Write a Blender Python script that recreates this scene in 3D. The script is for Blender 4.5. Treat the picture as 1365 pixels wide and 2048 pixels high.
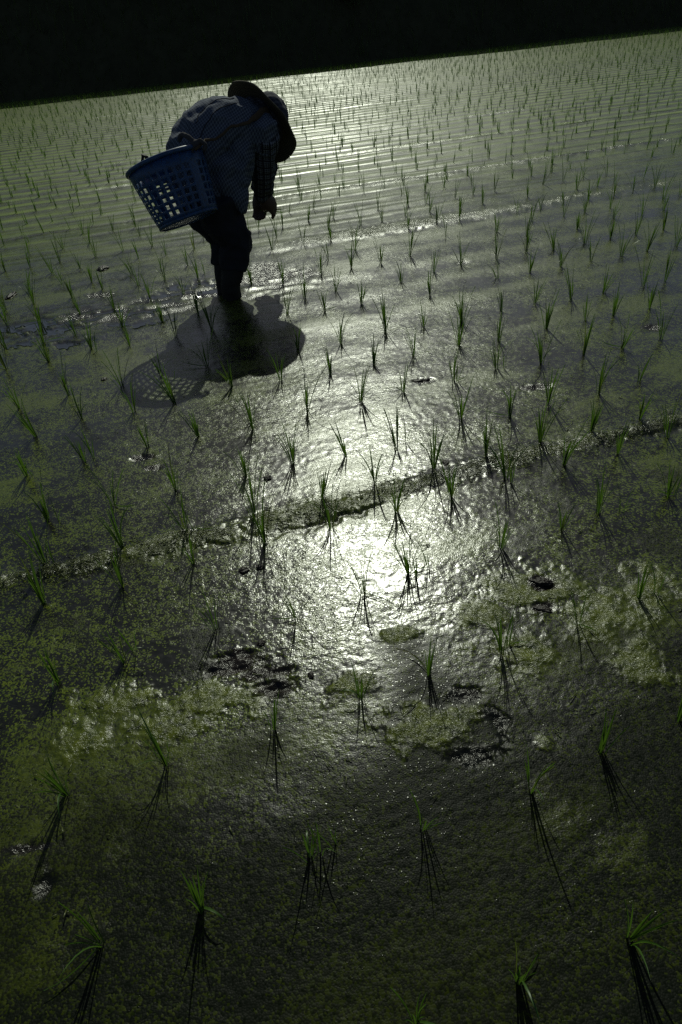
import bpy, bmesh, math, random
import numpy as np
from mathutils import Vector, Matrix, noise as mnoise

for _o in list(bpy.data.objects):
    bpy.data.objects.remove(_o, do_unlink=True)
scene = bpy.context.scene
COL = scene.collection

# ------------------------------------------------------------------ camera
CAM_H = 1.087
PITCH = math.radians(37.0)
ROLL = math.radians(5.7)
cam_data = bpy.data.cameras.new('camera')
cam_data.sensor_fit = 'VERTICAL'
cam_data.sensor_height = 36.0
cam_data.lens = 36.0 * 1300.0 / 2048.0
cam_data.clip_start = 0.05
cam_data.clip_end = 3000.0
cam = bpy.data.objects.new('camera', cam_data)
COL.objects.link(cam)
_f = Vector((0, math.cos(PITCH), -math.sin(PITCH)))
_r0 = Vector((1, 0, 0)); _u0 = Vector((0, math.sin(PITCH), math.cos(PITCH)))
_r = math.cos(ROLL) * _r0 - math.sin(ROLL) * _u0
_u = math.sin(ROLL) * _r0 + math.cos(ROLL) * _u0
cam.matrix_world = Matrix(((_r.x, _u.x, -_f.x, 0), (_r.y, _u.y, -_f.y, 0), (_r.z, _u.z, -_f.z, CAM_H), (0, 0, 0, 1)))
scene.camera = cam

# ------------------------------------------------------------------ sky, sun, exposure
SUN_EL = math.radians(40.0)
SUN_AZ = math.radians(3.2)          # clockwise from +Y
world = bpy.data.worlds.new('World')
scene.world = world
world.use_nodes = True
wn = world.node_tree
wn.nodes.clear()
sky = wn.nodes.new('ShaderNodeTexSky')
sky.sky_type = 'NISHITA'
sky.sun_disc = False
sky.sun_elevation = SUN_EL
sky.sun_rotation = SUN_AZ
bgn = wn.nodes.new('ShaderNodeBackground')
bgn.inputs['Strength'].default_value = 0.06
wout = wn.nodes.new('ShaderNodeOutputWorld')
wn.links.new(sky.outputs['Color'], bgn.inputs['Color'])
wn.links.new(bgn.outputs['Background'], wout.inputs['Surface'])

sun_data = bpy.data.lights.new('sun', 'SUN')
sun_data.energy = 4.0
sun_data.angle = math.radians(0.53)
sun_data.color = (0.95, 1.0, 0.82)
sun = bpy.data.objects.new('sun', sun_data)
COL.objects.link(sun)
SUN_DIR = Vector((math.sin(SUN_AZ) * math.cos(SUN_EL), math.cos(SUN_AZ) * math.cos(SUN_EL), math.sin(SUN_EL)))
sun.rotation_euler = SUN_DIR.to_track_quat('Z', 'Y').to_euler()
sun.location = SUN_DIR * 60

scene.view_settings.view_transform = 'Standard'
scene.view_settings.look = 'None'
scene.view_settings.gamma = 1.0
scene.view_settings.use_curve_mapping = False
scene.view_settings.exposure = -0.68
scene.render.engine = 'CYCLES'
scene.cycles.use_denoising = False
scene.cycles.max_bounces = 4
scene.cycles.diffuse_bounces = 2
scene.cycles.glossy_bounces = 2
scene.cycles.sample_clamp_indirect = 4.0

# ------------------------------------------------------------------ helpers
ROW_T = math.radians(13.25)          # the planted rows run at this angle to the x axis
CT, ST = math.cos(ROW_T), math.sin(ROW_T)
def uv_of(x, y): return x * CT + y * ST, -x * ST + y * CT
def xy_of(u, v): return u * CT - v * ST, u * ST + v * CT

def link(name, mesh, mat=None, parent=None):
    o = bpy.data.objects.new(name, mesh)
    COL.objects.link(o)
    if mat and not mesh.materials:
        mesh.materials.append(mat)
    if parent:
        o.parent = parent
    return o
def tag(o, label=None, cat=None, group=None, kind=None):
    for k, v in (('label', label), ('category', cat), ('group', group), ('kind', kind)):
        if v: o[k] = v
    return o
def empty(name, loc):
    o = bpy.data.objects.new(name, None)
    o.empty_display_size = 0.05
    COL.objects.link(o)
    o.location = loc
    return o
def mesh_from(name, verts, faces, smooth=True):
    me = bpy.data.meshes.new(name)
    me.from_pydata([tuple(v) for v in verts], [], faces)
    me.update()
    if smooth:
        me.polygons.foreach_set('use_smooth', [True] * len(me.polygons))
    return me
def big_mesh(name, V, F, smooth=True):
    """V (n,3) float array, F (m,k) int array with one k"""
    me = bpy.data.meshes.new(name)
    n, (m, k) = len(V), F.shape
    me.vertices.add(n); me.vertices.foreach_set('co', np.ascontiguousarray(V, np.float32).ravel())
    me.loops.add(m * k); me.loops.foreach_set('vertex_index', np.ascontiguousarray(F, np.int32).ravel())
    me.polygons.add(m)
    me.polygons.foreach_set('loop_start', np.arange(0, m * k, k, dtype=np.int32))
    me.polygons.foreach_set('loop_total', np.full(m, k, dtype=np.int32))
    if smooth:
        me.polygons.foreach_set('use_smooth', np.ones(m, dtype=bool))
    me.update(calc_edges=True)
    return me

# vectorised gradient noise
def _hash(ix, iy, seed):
    h = (ix.astype(np.int64) * 374761393 + iy.astype(np.int64) * 668265263 + seed * 1274126177) & 0xFFFFFFFF
    h = ((h ^ (h >> 13)) * 1274126177) & 0xFFFFFFFF
    h = ((h ^ (h >> 16)) * 2246822519) & 0xFFFFFFFF
    return (h ^ (h >> 15)) & 0xFFFFFFFF
def pnoise(x, y, seed=0):
    ix = np.floor(x); iy = np.floor(y); fx = x - ix; fy = y - iy
    ux = fx * fx * fx * (fx * (fx * 6 - 15) + 10); uy = fy * fy * fy * (fy * (fy * 6 - 15) + 10)
    def g(ox, oy):
        a = _hash(ix + ox, iy + oy, seed) / 4294967296.0 * 2 * np.pi
        return np.cos(a) * (fx - ox) + np.sin(a) * (fy - oy)
    a = g(0, 0) * (1 - ux) + g(1, 0) * ux
    b = g(0, 1) * (1 - ux) + g(1, 1) * ux
    return (a * (1 - uy) + b * uy) * 1.5
def fbm(x, y, seed=0, octv=4, gain=0.5):
    s = np.zeros_like(x); a = 1.0; t = 0
    for i in range(octv):
        s += a * pnoise(x, y, seed + i * 17); t += a
        a *= gain; x = x * 2.03 + 11.3; y = y * 2.03 - 7.1
    return s / t
def sstep(a, b, x):
    t = np.clip((x - a) / (b - a), 0, 1)
    return t * t * (3 - 2 * t)

# ------------------------------------------------------------------ materials
def new_mat(name):
    m = bpy.data.materials.new(name)
    m.use_nodes = True
    nt = m.node_tree
    return m, nt, nt.nodes['Principled BSDF'], nt.nodes['Material Output']
def nd(nt, typ, **kw):
    n = nt.nodes.new(typ)
    for k, v in kw.items():
        if k in n.inputs.keys(): n.inputs[k].default_value = v
        else: setattr(n, k, v)
    return n
def math_n(nt, op, a, b=None, c=None, clamp=False):
    n = nt.nodes.new('ShaderNodeMath'); n.operation = op; n.use_clamp = clamp
    for i, v in enumerate((a, b, c)):
        if v is None: continue
        if isinstance(v, (int, float)): n.inputs[i].default_value = v
        else: nt.links.new(v, n.inputs[i])
    return n.outputs[0]
def mix_col(nt, fac, a, b):
    n = nt.nodes.new('ShaderNodeMix'); n.data_type = 'RGBA'
    for sock, v in ((n.inputs[0], fac), (n.inputs[6], a), (n.inputs[7], b)):
        if isinstance(v, (int, float)): sock.default_value = v
        elif isinstance(v, tuple): sock.default_value = v if len(v) == 4 else (*v, 1)
        else: nt.links.new(v, sock)
    return n.outputs[2]
def mix_val(nt, fac, a, b):
    n = nt.nodes.new('ShaderNodeMix'); n.data_type = 'FLOAT'
    for sock, v in ((n.inputs[0], fac), (n.inputs[2], a), (n.inputs[3], b)):
        if isinstance(v, (int, float)): sock.default_value = v
        else: nt.links.new(v, sock)
    return n.outputs[0]

GREEN_K, FILM_R, FAR_R, COMB_D, WRINKLE_D, GRAIN_D = 1.75, 0.20, 0.36, 0.0105, 0.0011, 0.00036
def mat_paddy():
    m, nt, bs, out = new_mat('paddy_water_film')
    L = nt.links
    geo = nt.nodes.new('ShaderNodeNewGeometry')
    pos = geo.outputs['Position']
    at = {}
    for k in ('mud', 'algae', 'open', 'debris', 'weed', 'mat'):
        a = nd(nt, 'ShaderNodeAttribute', attribute_name=k); at[k] = a.outputs['Fac']
    # duckweed grains
    vor = nd(nt, 'ShaderNodeTexVoronoi', Scale=300.0); vor.feature = 'F1'
    L.new(pos, vor.inputs['Vector'])
    rnd = nt.nodes.new('ShaderNodeSeparateColor'); L.new(vor.outputs['Color'], rnd.inputs['Color'])
    patch = nd(nt, 'ShaderNodeTexNoise', Scale=4.2, Detail=5.0, Roughness=0.66); L.new(pos, patch.inputs['Vector'])
    patch2 = nd(nt, 'ShaderNodeTexNoise', Scale=38.0, Detail=3.0, Roughness=0.65); L.new(pos, patch2.inputs['Vector'])
    cover = math_n(nt, 'ADD', math_n(nt, 'MULTIPLY', patch.outputs['Fac'], 1.0), math_n(nt, 'MULTIPLY', patch2.outputs['Fac'], 0.9))
    cover = math_n(nt, 'ADD', cover, math_n(nt, 'ADD', math_n(nt, 'MULTIPLY', at['algae'], 0.40), math_n(nt, 'MULTIPLY', at['weed'], 0.10)))
    # a grain is green where its own random number lies under the local cover
    green = math_n(nt, 'LESS_THAN', rnd.outputs['Red'], math_n(nt, 'MULTIPLY', math_n(nt, 'SUBTRACT', cover, 0.74), math_n(nt, 'MULTIPLY_ADD', at['weed'], -0.95, GREEN_K), clamp=True))
    gcol = mix_col(nt, rnd.outputs['Green'], (0.022, 0.036, 0.003), (0.100, 0.126, 0.008))
    mudw = mix_col(nt, patch2.outputs['Fac'], (0.006, 0.007, 0.0055), (0.014, 0.014, 0.010))
    base = mix_col(nt, green, mudw, gcol)
    base = mix_col(nt, math_n(nt, 'MULTIPLY', at['algae'], 0.35), base, mix_col(nt, patch2.outputs['Fac'], (0.010, 0.016, 0.003), (0.070, 0.074, 0.010)))
    base = mix_col(nt, math_n(nt, 'MULTIPLY', at['mat'], 0.60), base, mix_col(nt, math_n(nt, 'MULTIPLY_ADD', math_n(nt, 'SUBTRACT', patch2.outputs['Fac'], 0.5), 2.2, 0.45, clamp=True), (0.014, 0.022, 0.003), (0.145, 0.165, 0.012)))
    deb = mix_col(nt, rnd.outputs['Blue'], (0.008, 0.009, 0.004), (0.105, 0.125, 0.020))
    base = mix_col(nt, math_n(nt, 'MULTIPLY', at['debris'], 0.85), base, deb)
    base = mix_col(nt, at['mud'], base, mix_col(nt, patch2.outputs['Fac'], (0.006, 0.0045, 0.0038), (0.024, 0.017, 0.012)))
    base = mix_col(nt, math_n(nt, 'MULTIPLY', at['weed'], 0.74), base, (0.004, 0.0062, 0.0026, 1))  # foreground dimness put into the colour: near duckweed mixed towards near-black
    base = mix_col(nt, at['open'], base, (0.006, 0.007, 0.006, 1))
    # comb marks the planter's floats drew between the rows, further out
    dv = nt.nodes.new('ShaderNodeVectorMath'); dv.operation = 'DOT_PRODUCT'
    L.new(pos, dv.inputs[0]); dv.inputs[1].default_value = (-ST, CT, 0)
    wsc = nt.nodes.new('ShaderNodeMapping'); wsc.inputs['Rotation'].default_value = (0, 0, -ROW_T); wsc.inputs['Scale'].default_value = (0.55, 1.3, 1.0)
    L.new(pos, wsc.inputs['Vector'])
    wno = nd(nt, 'ShaderNodeTexNoise', Scale=0.9, Detail=3.0, Roughness=0.55); L.new(wsc.outputs[0], wno.inputs['Vector'])
    wno2 = nd(nt, 'ShaderNodeTexNoise', Scale=1.7, Detail=2.0); L.new(wsc.outputs[0], wno2.inputs['Vector'])
    vv = math_n(nt, 'ADD', dv.outputs['Value'], math_n(nt, 'MULTIPLY', wno.outputs['Fac'], 0.16))
    c1 = math_n(nt, 'SINE', math_n(nt, 'MULTIPLY', vv, 2 * math.pi / 0.153))
    c2 = math_n(nt, 'SINE', math_n(nt, 'MULTIPLY', vv, 2 * math.pi / 0.094))
    c3 = math_n(nt, 'SINE', math_n(nt, 'MULTIPLY', vv, 2 * math.pi / 0.298))
    cm = math_n(nt, 'ADD', math_n(nt, 'MULTIPLY', c1, 0.45), math_n(nt, 'MULTIPLY', c2, 0.20))
    far_on = nd(nt, 'ShaderNodeMapRange'); L.new(dv.outputs['Value'], far_on.inputs['Value'])
    far_on.inputs['From Min'].default_value = 4.0; far_on.inputs['From Max'].default_value = 8.0; far_on.inputs['To Min'].default_value = 0.3; far_on.inputs['To Max'].default_value = 1.3
    cm = math_n(nt, 'ADD', cm, math_n(nt, 'MULTIPLY', c3, far_on.outputs['Result']))
    on = nd(nt, 'ShaderNodeMapRange'); on.interpolation_type = 'SMOOTHSTEP'
    L.new(dv.outputs['Value'], on.inputs['Value']); on.inputs['From Min'].default_value = 3.3; on.inputs['From Max'].default_value = 7.0
    base = mix_col(nt, math_n(nt, 'MULTIPLY', on.outputs['Result'], math_n(nt, 'MULTIPLY_ADD', cm, 0.60, 0.50, clamp=True)), base, mix_col(nt, patch.outputs['Fac'], (0.030, 0.060, 0.003), (0.185, 0.250, 0.010)))
    L.new(base, bs.inputs['Base Color'])
    # roughness
    ro = mix_val(nt, green, FILM_R, FILM_R + 0.06)
    ro = mix_val(nt, at['algae'], ro, FILM_R + 0.08)
    smooth_v = nd(nt, 'ShaderNodeMapRange'); smooth_v.interpolation_type = 'SMOOTHSTEP'
    L.new(dv.outputs['Value'], smooth_v.inputs['Value']); smooth_v.inputs['From Min'].default_value = 1.4; smooth_v.inputs['From Max'].default_value = 2.6
    ro = math_n(nt, 'ADD', ro, math_n(nt, 'MULTIPLY', smooth_v.outputs['Result'], 0.04))
    ro = mix_val(nt, on.outputs['Result'], ro, FAR_R)
    # a cover of duckweed is dull but for the odd wet leaf
    ro = mix_val(nt, at['weed'], ro, mix_val(nt, math_n(nt, 'GREATER_THAN', rnd.outputs['Blue'], 0.86), 0.48, 0.20))
    L.new(mix_val(nt, at['mud'], mix_val(nt, at['weed'], 0.5, 0.12), 0.38), bs.inputs['Specular IOR Level'])
    ro = mix_val(nt, at['debris'], ro, 0.28)
    ro = mix_val(nt, at['mat'], ro, 0.27)
    ro = mix_val(nt, at['mud'], ro, 0.22)
    ro = mix_val(nt, at['open'], ro, 0.05)
    L.new(ro, bs.inputs['Roughness'])
    bs.inputs['IOR'].default_value = 1.38
    keep = math_n(nt, 'SUBTRACT', 1.0, at['open'])
    cs = math_n(nt, 'MULTIPLY', on.outputs['Result'], math_n(nt, 'MULTIPLY', math_n(nt, 'SUBTRACT', wno2.outputs['Fac'], 0.22), 2.2, clamp=True))
    b0 = nd(nt, 'ShaderNodeBump', Distance=COMB_D); L.new(cm, b0.inputs['Height']); L.new(cs, b0.inputs['Strength'])
    # relief: wrinkled film, then grains
    stz = nt.nodes.new('ShaderNodeMapping'); stz.inputs['Rotation'].default_value = (0, 0, -ROW_T); stz.inputs['Scale'].default_value = (0.75, 1.25, 1.0)
    L.new(pos, stz.inputs['Vector'])
    wr = nd(nt, 'ShaderNodeTexNoise', Scale=90.0, Detail=2.0, Roughness=0.6, Distortion=0.8); L.new(stz.outputs[0], wr.inputs['Vector'])
    b1 = nd(nt, 'ShaderNodeBump', Distance=WRINKLE_D); L.new(wr.outputs['Fac'], b1.inputs['Height']); L.new(b0.outputs['Normal'], b1.inputs['Normal'])
    calm = math_n(nt, 'MULTIPLY_ADD', math_n(nt, 'SUBTRACT', patch.outputs['Fac'], 0.38), 2.4, 0.22, clamp=True)
    L.new(math_n(nt, 'MULTIPLY', keep, math_n(nt, 'MAXIMUM', calm, math_n(nt, 'MAXIMUM', at['debris'], at['mud']))), b1.inputs['Strength'])
    dome = math_n(nt, 'SUBTRACT', 1.0, vor.outputs['Distance'])
    b2 = nd(nt, 'ShaderNodeBump', Distance=GRAIN_D); L.new(dome, b2.inputs['Height']); L.new(b1.outputs['Normal'], b2.inputs['Normal'])
    L.new(math_n(nt, 'MULTIPLY', keep, math_n(nt, 'MAXIMUM', at['weed'], math_n(nt, 'ADD', 0.15, math_n(nt, 'MULTIPLY', green, 0.6)))), b2.inputs['Strength'])
    vd = nd(nt, 'ShaderNodeTexNoise', Scale=150.0, Detail=2.0, Roughness=0.7, Distortion=1.5); L.new(stz.outputs[0], vd.inputs['Vector'])
    b3 = nd(nt, 'ShaderNodeBump', Distance=0.004); L.new(vd.outputs['Fac'], b3.inputs['Height']); L.new(b2.outputs['Normal'], b3.inputs['Normal'])
    L.new(math_n(nt, 'MAXIMUM', math_n(nt, 'MAXIMUM', at['debris'], math_n(nt, 'MULTIPLY', at['mat'], 0.55)), math_n(nt, 'MULTIPLY', at['mud'], 0.4)), b3.inputs['Strength'])
    L.new(b3.outputs['Normal'], bs.inputs['Normal'])
    for n in nt.nodes:
        if n.type == 'TEX_NOISE': n.noise_dimensions = '2D'
        if n.type == 'TEX_VORONOI': n.voronoi_dimensions = '2D'
    return m

def mat_leaf(name, c1, c2, trans=0.45, rough=0.42, dry=False):
    m, nt, bs, out = new_mat(name)
    L = nt.links
    oi = nt.nodes.new('ShaderNodeObjectInfo')
    geo = nt.nodes.new('ShaderNodeNewGeometry')
    no = nd(nt, 'ShaderNodeTexNoise', Scale=35.0, Detail=3.0); L.new(geo.outputs['Position'], no.inputs['Vector'])
    f = math_n(nt, 'ADD', math_n(nt, 'MULTIPLY', oi.outputs['Random'], 0.5), math_n(nt, 'MULTIPLY', no.outputs['Fac'], 0.5))
    col = mix_col(nt, f, c1, c2)
    if dry:    # the odd yellowed blade
        col = mix_col(nt, math_n(nt, 'MULTIPLY', math_n(nt, 'GREATER_THAN', oi.outputs['Random'], 0.94), 0.8), col, (0.16, 0.13, 0.04, 1))
    L.new(col, bs.inputs['Base Color'])
    bs.inputs['Roughness'].default_value = rough
    tr = nt.nodes.new('ShaderNodeBsdfTranslucent')
    L.new(mix_col(nt, 0.5, col, (0.14, 0.27, 0.02, 1)), tr.inputs['Color'])
    mx = nt.nodes.new('ShaderNodeMixShader'); mx.inputs[0].default_value = trans
    L.new(bs.outputs[0], mx.inputs[1]); L.new(tr.outputs[0], mx.inputs[2]); L.new(mx.outputs[0], out.inputs['Surface'])
    return m

def mat_simple(name, c1, c2, rough=0.8, scale=40.0, bump=0.0, spec=0.5):
    m, nt, bs, out = new_mat(name)
    L = nt.links
    geo = nt.nodes.new('ShaderNodeNewGeometry')
    no = nd(nt, 'ShaderNodeTexNoise', Scale=scale, Detail=5.0, Roughness=0.6); L.new(geo.outputs['Position'], no.inputs['Vector'])
    L.new(mix_col(nt, no.outputs['Fac'], c1, c2), bs.inputs['Base Color'])
    bs.inputs['Roughness'].default_value = rough
    bs.inputs['Specular IOR Level'].default_value = spec
    if bump:
        b = nd(nt, 'ShaderNodeBump', Distance=bump, Strength=0.8); L.new(no.outputs['Fac'], b.inputs['Height']); L.new(b.outputs['Normal'], bs.inputs['Normal'])
    return m

def mat_check(name, ax_u, ax_w, per, ground, line, wide=0.35, extra=None):
    """woven check: lines every `per` metres along the two cloth directions"""
    m, nt, bs, out = new_mat(name)
    L = nt.links
    geo = nt.nodes.new('ShaderNodeNewGeometry')
    def stripe(ax, p, w):
        d = nt.nodes.new('ShaderNodeVectorMath'); d.operation = 'DOT_PRODUCT'
        L.new(geo.outputs['Position'], d.inputs[0]); d.inputs[1].default_value = ax
        fr = math_n(nt, 'FRACT', math_n(nt, 'ADD', math_n(nt, 'MULTIPLY', d.outputs['Value'], 1.0 / p), 100.0))
        return math_n(nt, 'LESS_THAN', fr, w)
    a = stripe(ax_u, per, wide); b = stripe(ax_w, per, wide)
    f = math_n(nt, 'MULTIPLY', math_n(nt, 'ADD', a, b), 0.5)
    col = mix_col(nt, f, ground, line)
    if extra:
        p2, w2, c2 = extra
        g = math_n(nt, 'MAXIMUM', stripe(ax_u, p2, w2), stripe(ax_w, p2, w2))
        col = mix_col(nt, g, col, c2)
    no = nd(nt, 'ShaderNodeTexNoise', Scale=18.0, Detail=4.0); L.new(geo.outputs['Position'], no.inputs['Vector'])
    col = mix_col(nt, math_n(nt, 'MULTIPLY', no.outputs['Fac'], 0.5), col, (0.02, 0.022, 0.03, 1))
    L.new(col, bs.inputs['Base Color'])
    bs.inputs['Roughness'].default_value = 0.9
    bs.inputs['Specular IOR Level'].default_value = 0.15
    n2 = nd(nt, 'ShaderNodeTexNoise', Scale=30.0, Detail=3.0); L.new(geo.outputs['Position'], n2.inputs['Vector'])
    bp = nd(nt, 'ShaderNodeBump', Distance=0.006, Strength=0.5); L.new(n2.outputs['Fac'], bp.inputs['Height']); L.new(bp.outputs['Normal'], bs.inputs['Normal'])
    return m

M_PADDY = mat_paddy()
M_BLADE = mat_leaf('rice_blade', (0.028, 0.075, 0.010, 1), (0.06, 0.12, 0.016, 1), trans=0.36, dry=True)
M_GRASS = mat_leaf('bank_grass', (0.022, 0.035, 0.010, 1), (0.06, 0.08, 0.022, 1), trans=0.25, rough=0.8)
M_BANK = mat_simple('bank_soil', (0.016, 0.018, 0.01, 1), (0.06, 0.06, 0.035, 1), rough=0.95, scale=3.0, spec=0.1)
M_WOOD = mat_simple('shrub_bark', (0.02, 0.016, 0.012, 1), (0.05, 0.04, 0.03, 1), rough=0.95, spec=0.1)
M_CLOD = mat_simple('wet_clod', (0.006, 0.005, 0.004, 1), (0.024, 0.016, 0.012, 1), rough=0.45, scale=60.0, bump=0.006, spec=0.2)

# ------------------------------------------------------------------ ground: one sheet from the camera's feet to the horizon
MUD = [(-0.62,3.46,0.13,0.07),(-0.38,3.60,0.17,0.08),(-0.10,3.62,0.12,0.05),(-0.261,0.935,0.093,0.033),(-0.205,0.908,0.064,0.024),(-0.167,0.864,0.044,0.028),(0.204,0.801,0.047,0.020),(0.258,0.736,0.026,0.049),(0.199,0.668,0.052,0.022),(0.454,1.091,0.032,0.024),(0.429,1.012,0.031,0.019),(0.357,2.193,0.055,0.025),(-0.220,3.672,0.174,0.115),(-0.323,3.826,0.122,0.095),(-0.621,1.843,0.041,0.022),(-0.584,1.773,0.037,0.015),(1.322,2.484,0.056,0.042),(0.722,2.058,0.068,0.023),(-0.544,0.517,0.015,0.033),(-0.589,0.578,0.054,0.007),(0.781,3.549,0.037,0.035),(-1.190,3.613,0.092,0.054)]
OPEN = [(-1.448,3.226,0.154,0.068),(-1.190,2.933,0.115,0.033),(-1.440,2.984,0.079,0.034),(-1.295,3.133,0.136,0.043),(-0.865,3.116,0.095,0.035),(-0.830,3.264,0.082,0.030),(-0.712,3.618,0.133,0.053),(-0.817,3.502,0.087,0.034),(-0.990,3.130,0.059,0.028),(-0.601,3.477,0.071,0.041),(-0.586,3.596,0.059,0.035)]
ALGAE = [(-0.487,0.877,0.081,0.039),(-0.327,0.852,0.105,0.051),(-0.391,0.800,0.132,0.035),(0.102,0.976,0.066,0.020),(0.129,0.740,0.108,0.049),(-0.017,0.852,0.062,0.031),(0.418,1.071,0.112,0.072),(0.681,1.033,0.086,0.073),(0.329,0.674,0.018,0.019),(0.330,0.915,0.093,0.054),(-0.448,0.548,0.026,0.038),(-0.464,0.461,0.032,0.044),(-0.600,0.534,0.039,0.046),(-0.554,0.773,0.081,0.046),(0.523,0.976,0.095,0.074),(0.298,1.007,0.066,0.045),(0.319,0.534,0.057,0.034),(0.592,0.854,0.059,0.066),(0.298,0.571,0.033,0.044),(-0.511,0.384,0.046,0.052),(0.396,0.478,0.069,0.040)]

def field(x, y):
    """height and material masks of the paddy at world x, y"""
    u, v = uv_of(x, y)
    r = np.hypot(x, y)
    z = 0.006 * fbm(x * 1.3, y * 1.3, 3, 3)
    mud = np.zeros_like(x); op = np.zeros_like(x); al = np.zeros_like(x); de = np.zeros_like(x)
    # wrinkled film, drawn out along the rows
    s = np.nonzero(r < 14)[0]
    z[s] += 0.0010 * fbm(u[s] * 14, v[s] * 24, 7, 3) * (1 - sstep(6, 14, r[s]))
    s = np.nonzero(r < 6)[0]
    z[s] += 0.0006 * fbm(u[s] * 55, v[s] * 75, 9, 2) * (1 - sstep(3, 6, r[s]))
    s = np.nonzero((v > 1.7) & (v < 3.6))[0]
    warp = 0.07 * fbm(u[s] * 0.55, v[s] * 0.8, 23, 3)
    z[s] += 0.0013 * np.cos(2 * np.pi * (v[s] + warp) / 0.31) * sstep(1.7, 2.4, v[s]) * (1 - sstep(3.2, 3.6, v[s]))
    # looser streaks of algae over the field
    s = np.nonzero(r < 30)[0]
    st = fbm(u[s] * 1.5, v[s] * 4.5, 57, 5)
    al[s] = sstep(0.02, 0.42, st) * 0.9
    s = np.nonzero((v > 2.6) & (v < 4.2) & (u > 0.4) & (u < 8))[0]
    for v0 in (2.80, 3.08, 3.37, 3.68, 3.95):
        if len(s):
            kk = np.exp(-((v[s] - v0 - 0.05 * fbm(u[s] * 1.2, u[s] * 0 + v0, 85, 3)) / 0.045) ** 2) * sstep(0.8, 1.7, u[s])
            al[s] = np.maximum(al[s], kk * np.clip(0.8 + 0.9 * fbm(u[s] * 4, v[s] * 14, 86, 3), 0, 1.2))
    # ridges left by the wheels of the planter
    for vc, w, hgt, strg in ((1.445, 0.036, 0.012, 0.85), (4.17, 0.095, 0.016, 0.95), (5.56, 0.085, 0.016, 0.9), (7.15, 0.10, 0.016, 0.75), (8.6, 0.10, 0.016, 0.6), (11.4, 0.14, 0.02, 0.5), (14.8, 0.16, 0.02, 0.5)):
        s = np.nonzero((np.abs(v - vc) < 0.6) & (r < 40))[0]
        if not len(s): continue
        us, vs = u[s], v[s]
        d = vs - vc - 0.022 * fbm(us * 1.6, us * 0 + vc, 31, 3) - 0.035 * fbm(us * 0.5, us * 0 + vc, 32, 2)
        ww = w * np.clip(1 + 0.9 * fbm(us * 3.1, us * 0 + vc, 33, 3) + 0.7 * fbm(us * 13, vs * 6, 34, 3), 0.25, 2.2)
        ev = np.clip(0.55 + 1.3 * fbm(us * 0.7, us * 0 + vc * 3, 36, 3), 0.05, 1.2) if vc > 2 else 1.0
        if 4 < vc < 6: ev = np.clip(ev * 0.7 + 0.35, 0, 1) * sstep(0.2, 1.4, us)
        k = np.exp(-(d / ww) ** 2) * ev
        rough = fbm(us * 34, vs * 46, 35, 4, 0.6)
        z[s] += k * (hgt * 0.7 + 0.010 * rough) * (0.75 + 0.5 * fbm(us * 2.1, us * 0, 37, 2))
        # the broken groove on the near side
        gr = np.exp(-((d + ww * 1.15 + 0.02 * rough) / (0.30 * ww)) ** 2) * np.clip(0.2 + 1.2 * fbm(us * 3.5, us * 0 + vc, 39, 3), 0, 1)
        z[s] -= 0.010 * gr
        mud[s] = np.maximum(mud[s], gr * strg)
        mott = np.clip(0.62 + 1.1 * fbm(us * 9, vs * 22, 38, 3) + 0.7 * fbm(us * 2.2, us * 0, 40, 2), 0.05, 1.0)
        de[s] = np.maximum(de[s], sstep(0.15, 0.95, k + 0.75 * rough) * strg * mott)
    # churned wheel track beside the farmer
    s = np.nonzero((np.abs(v - 3.47) < 0.8) & (u > -4) & (u < 1.2))[0]
    if len(s):
        us, vs = u[s], v[s]
        d = vs - 3.47 - 0.05 * fbm(us * 2.0, us * 0, 41, 2)
        tr = np.exp(-(d / 0.22) ** 2) * (1 - sstep(0.55, 1.0, us)) * sstep(-3.5, -1.5, us)
        ch = fbm(us * 6, vs * 18, 43, 4)
        z[s] += tr * 0.018 * ch
        mud[s] = np.maximum(mud[s], tr * sstep(-0.06, 0.14, -ch) * 1.0)
        op[s] = np.maximum(op[s], tr * sstep(0.08, 0.16, -fbm(us * 3.2, vs * 13, 45, 4)) * (1 - sstep(-0.15, 0.15, us)) * (1 - sstep(3.50, 3.60, vs)))
    s = np.nonzero(r < 5)[0]
    if len(s):
        xs, ys = x[s], y[s]
        n1 = fbm(xs * 22, ys * 22, 51, 4, 0.6); n2 = fbm(xs * 9, ys * 9, 53, 3)
        ks = np.zeros_like(xs); km = np.zeros_like(xs); ko = np.zeros_like(xs)
        for (cx, cy, rx, ry) in ALGAE:
            e = np.sqrt(((xs - cx) / rx) ** 2 + ((ys - cy) / ry) ** 2) + 1.1 * n2 + 1.0 * n1
            ks = np.maximum(ks, (1 - sstep(0.30, 1.30, e)) * (0.22 if cy < 0.62 else (0.5 if rx < 0.03 else 0.9)))
        z[s] += ks * (0.004 + 0.0055 * fbm(xs * 30, ys * 36, 55, 4, 0.6))
        al[s] = np.maximum(al[s], ks)
        for (cx, cy, rx, ry) in MUD:
            e = np.sqrt(((xs - cx) / rx) ** 2 + ((ys - cy) / ry) ** 2) + 0.75 * n1 + 0.6 * n2
            km = np.maximum(km, 1 - sstep(0.55, 1.20, e))
        z[s] += km * (-0.003 + 0.013 * fbm(xs * 20, ys * 34, 59, 4, 0.5))
        mud[s] = np.maximum(mud[s], km)
        for (cx, cy, rx, ry) in OPEN:
            e = np.sqrt(((xs - cx) / (rx * 1.2)) ** 2 + ((ys - cy) / (ry * 1.2)) ** 2) + 1.5 * n1 + 1.3 * n2
            ko = np.maximum(ko, 1 - sstep(0.70, 0.85, e))
        op[s] = np.maximum(op[s], ko)
    al = al * (1 - mud) * (1 - 0.8 * op); de = de * (1 - op)
    # standing water lies level and a little low
    z = z * (1 - op) + op * (-0.004)
    mud = mud * (1 - op)
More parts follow.
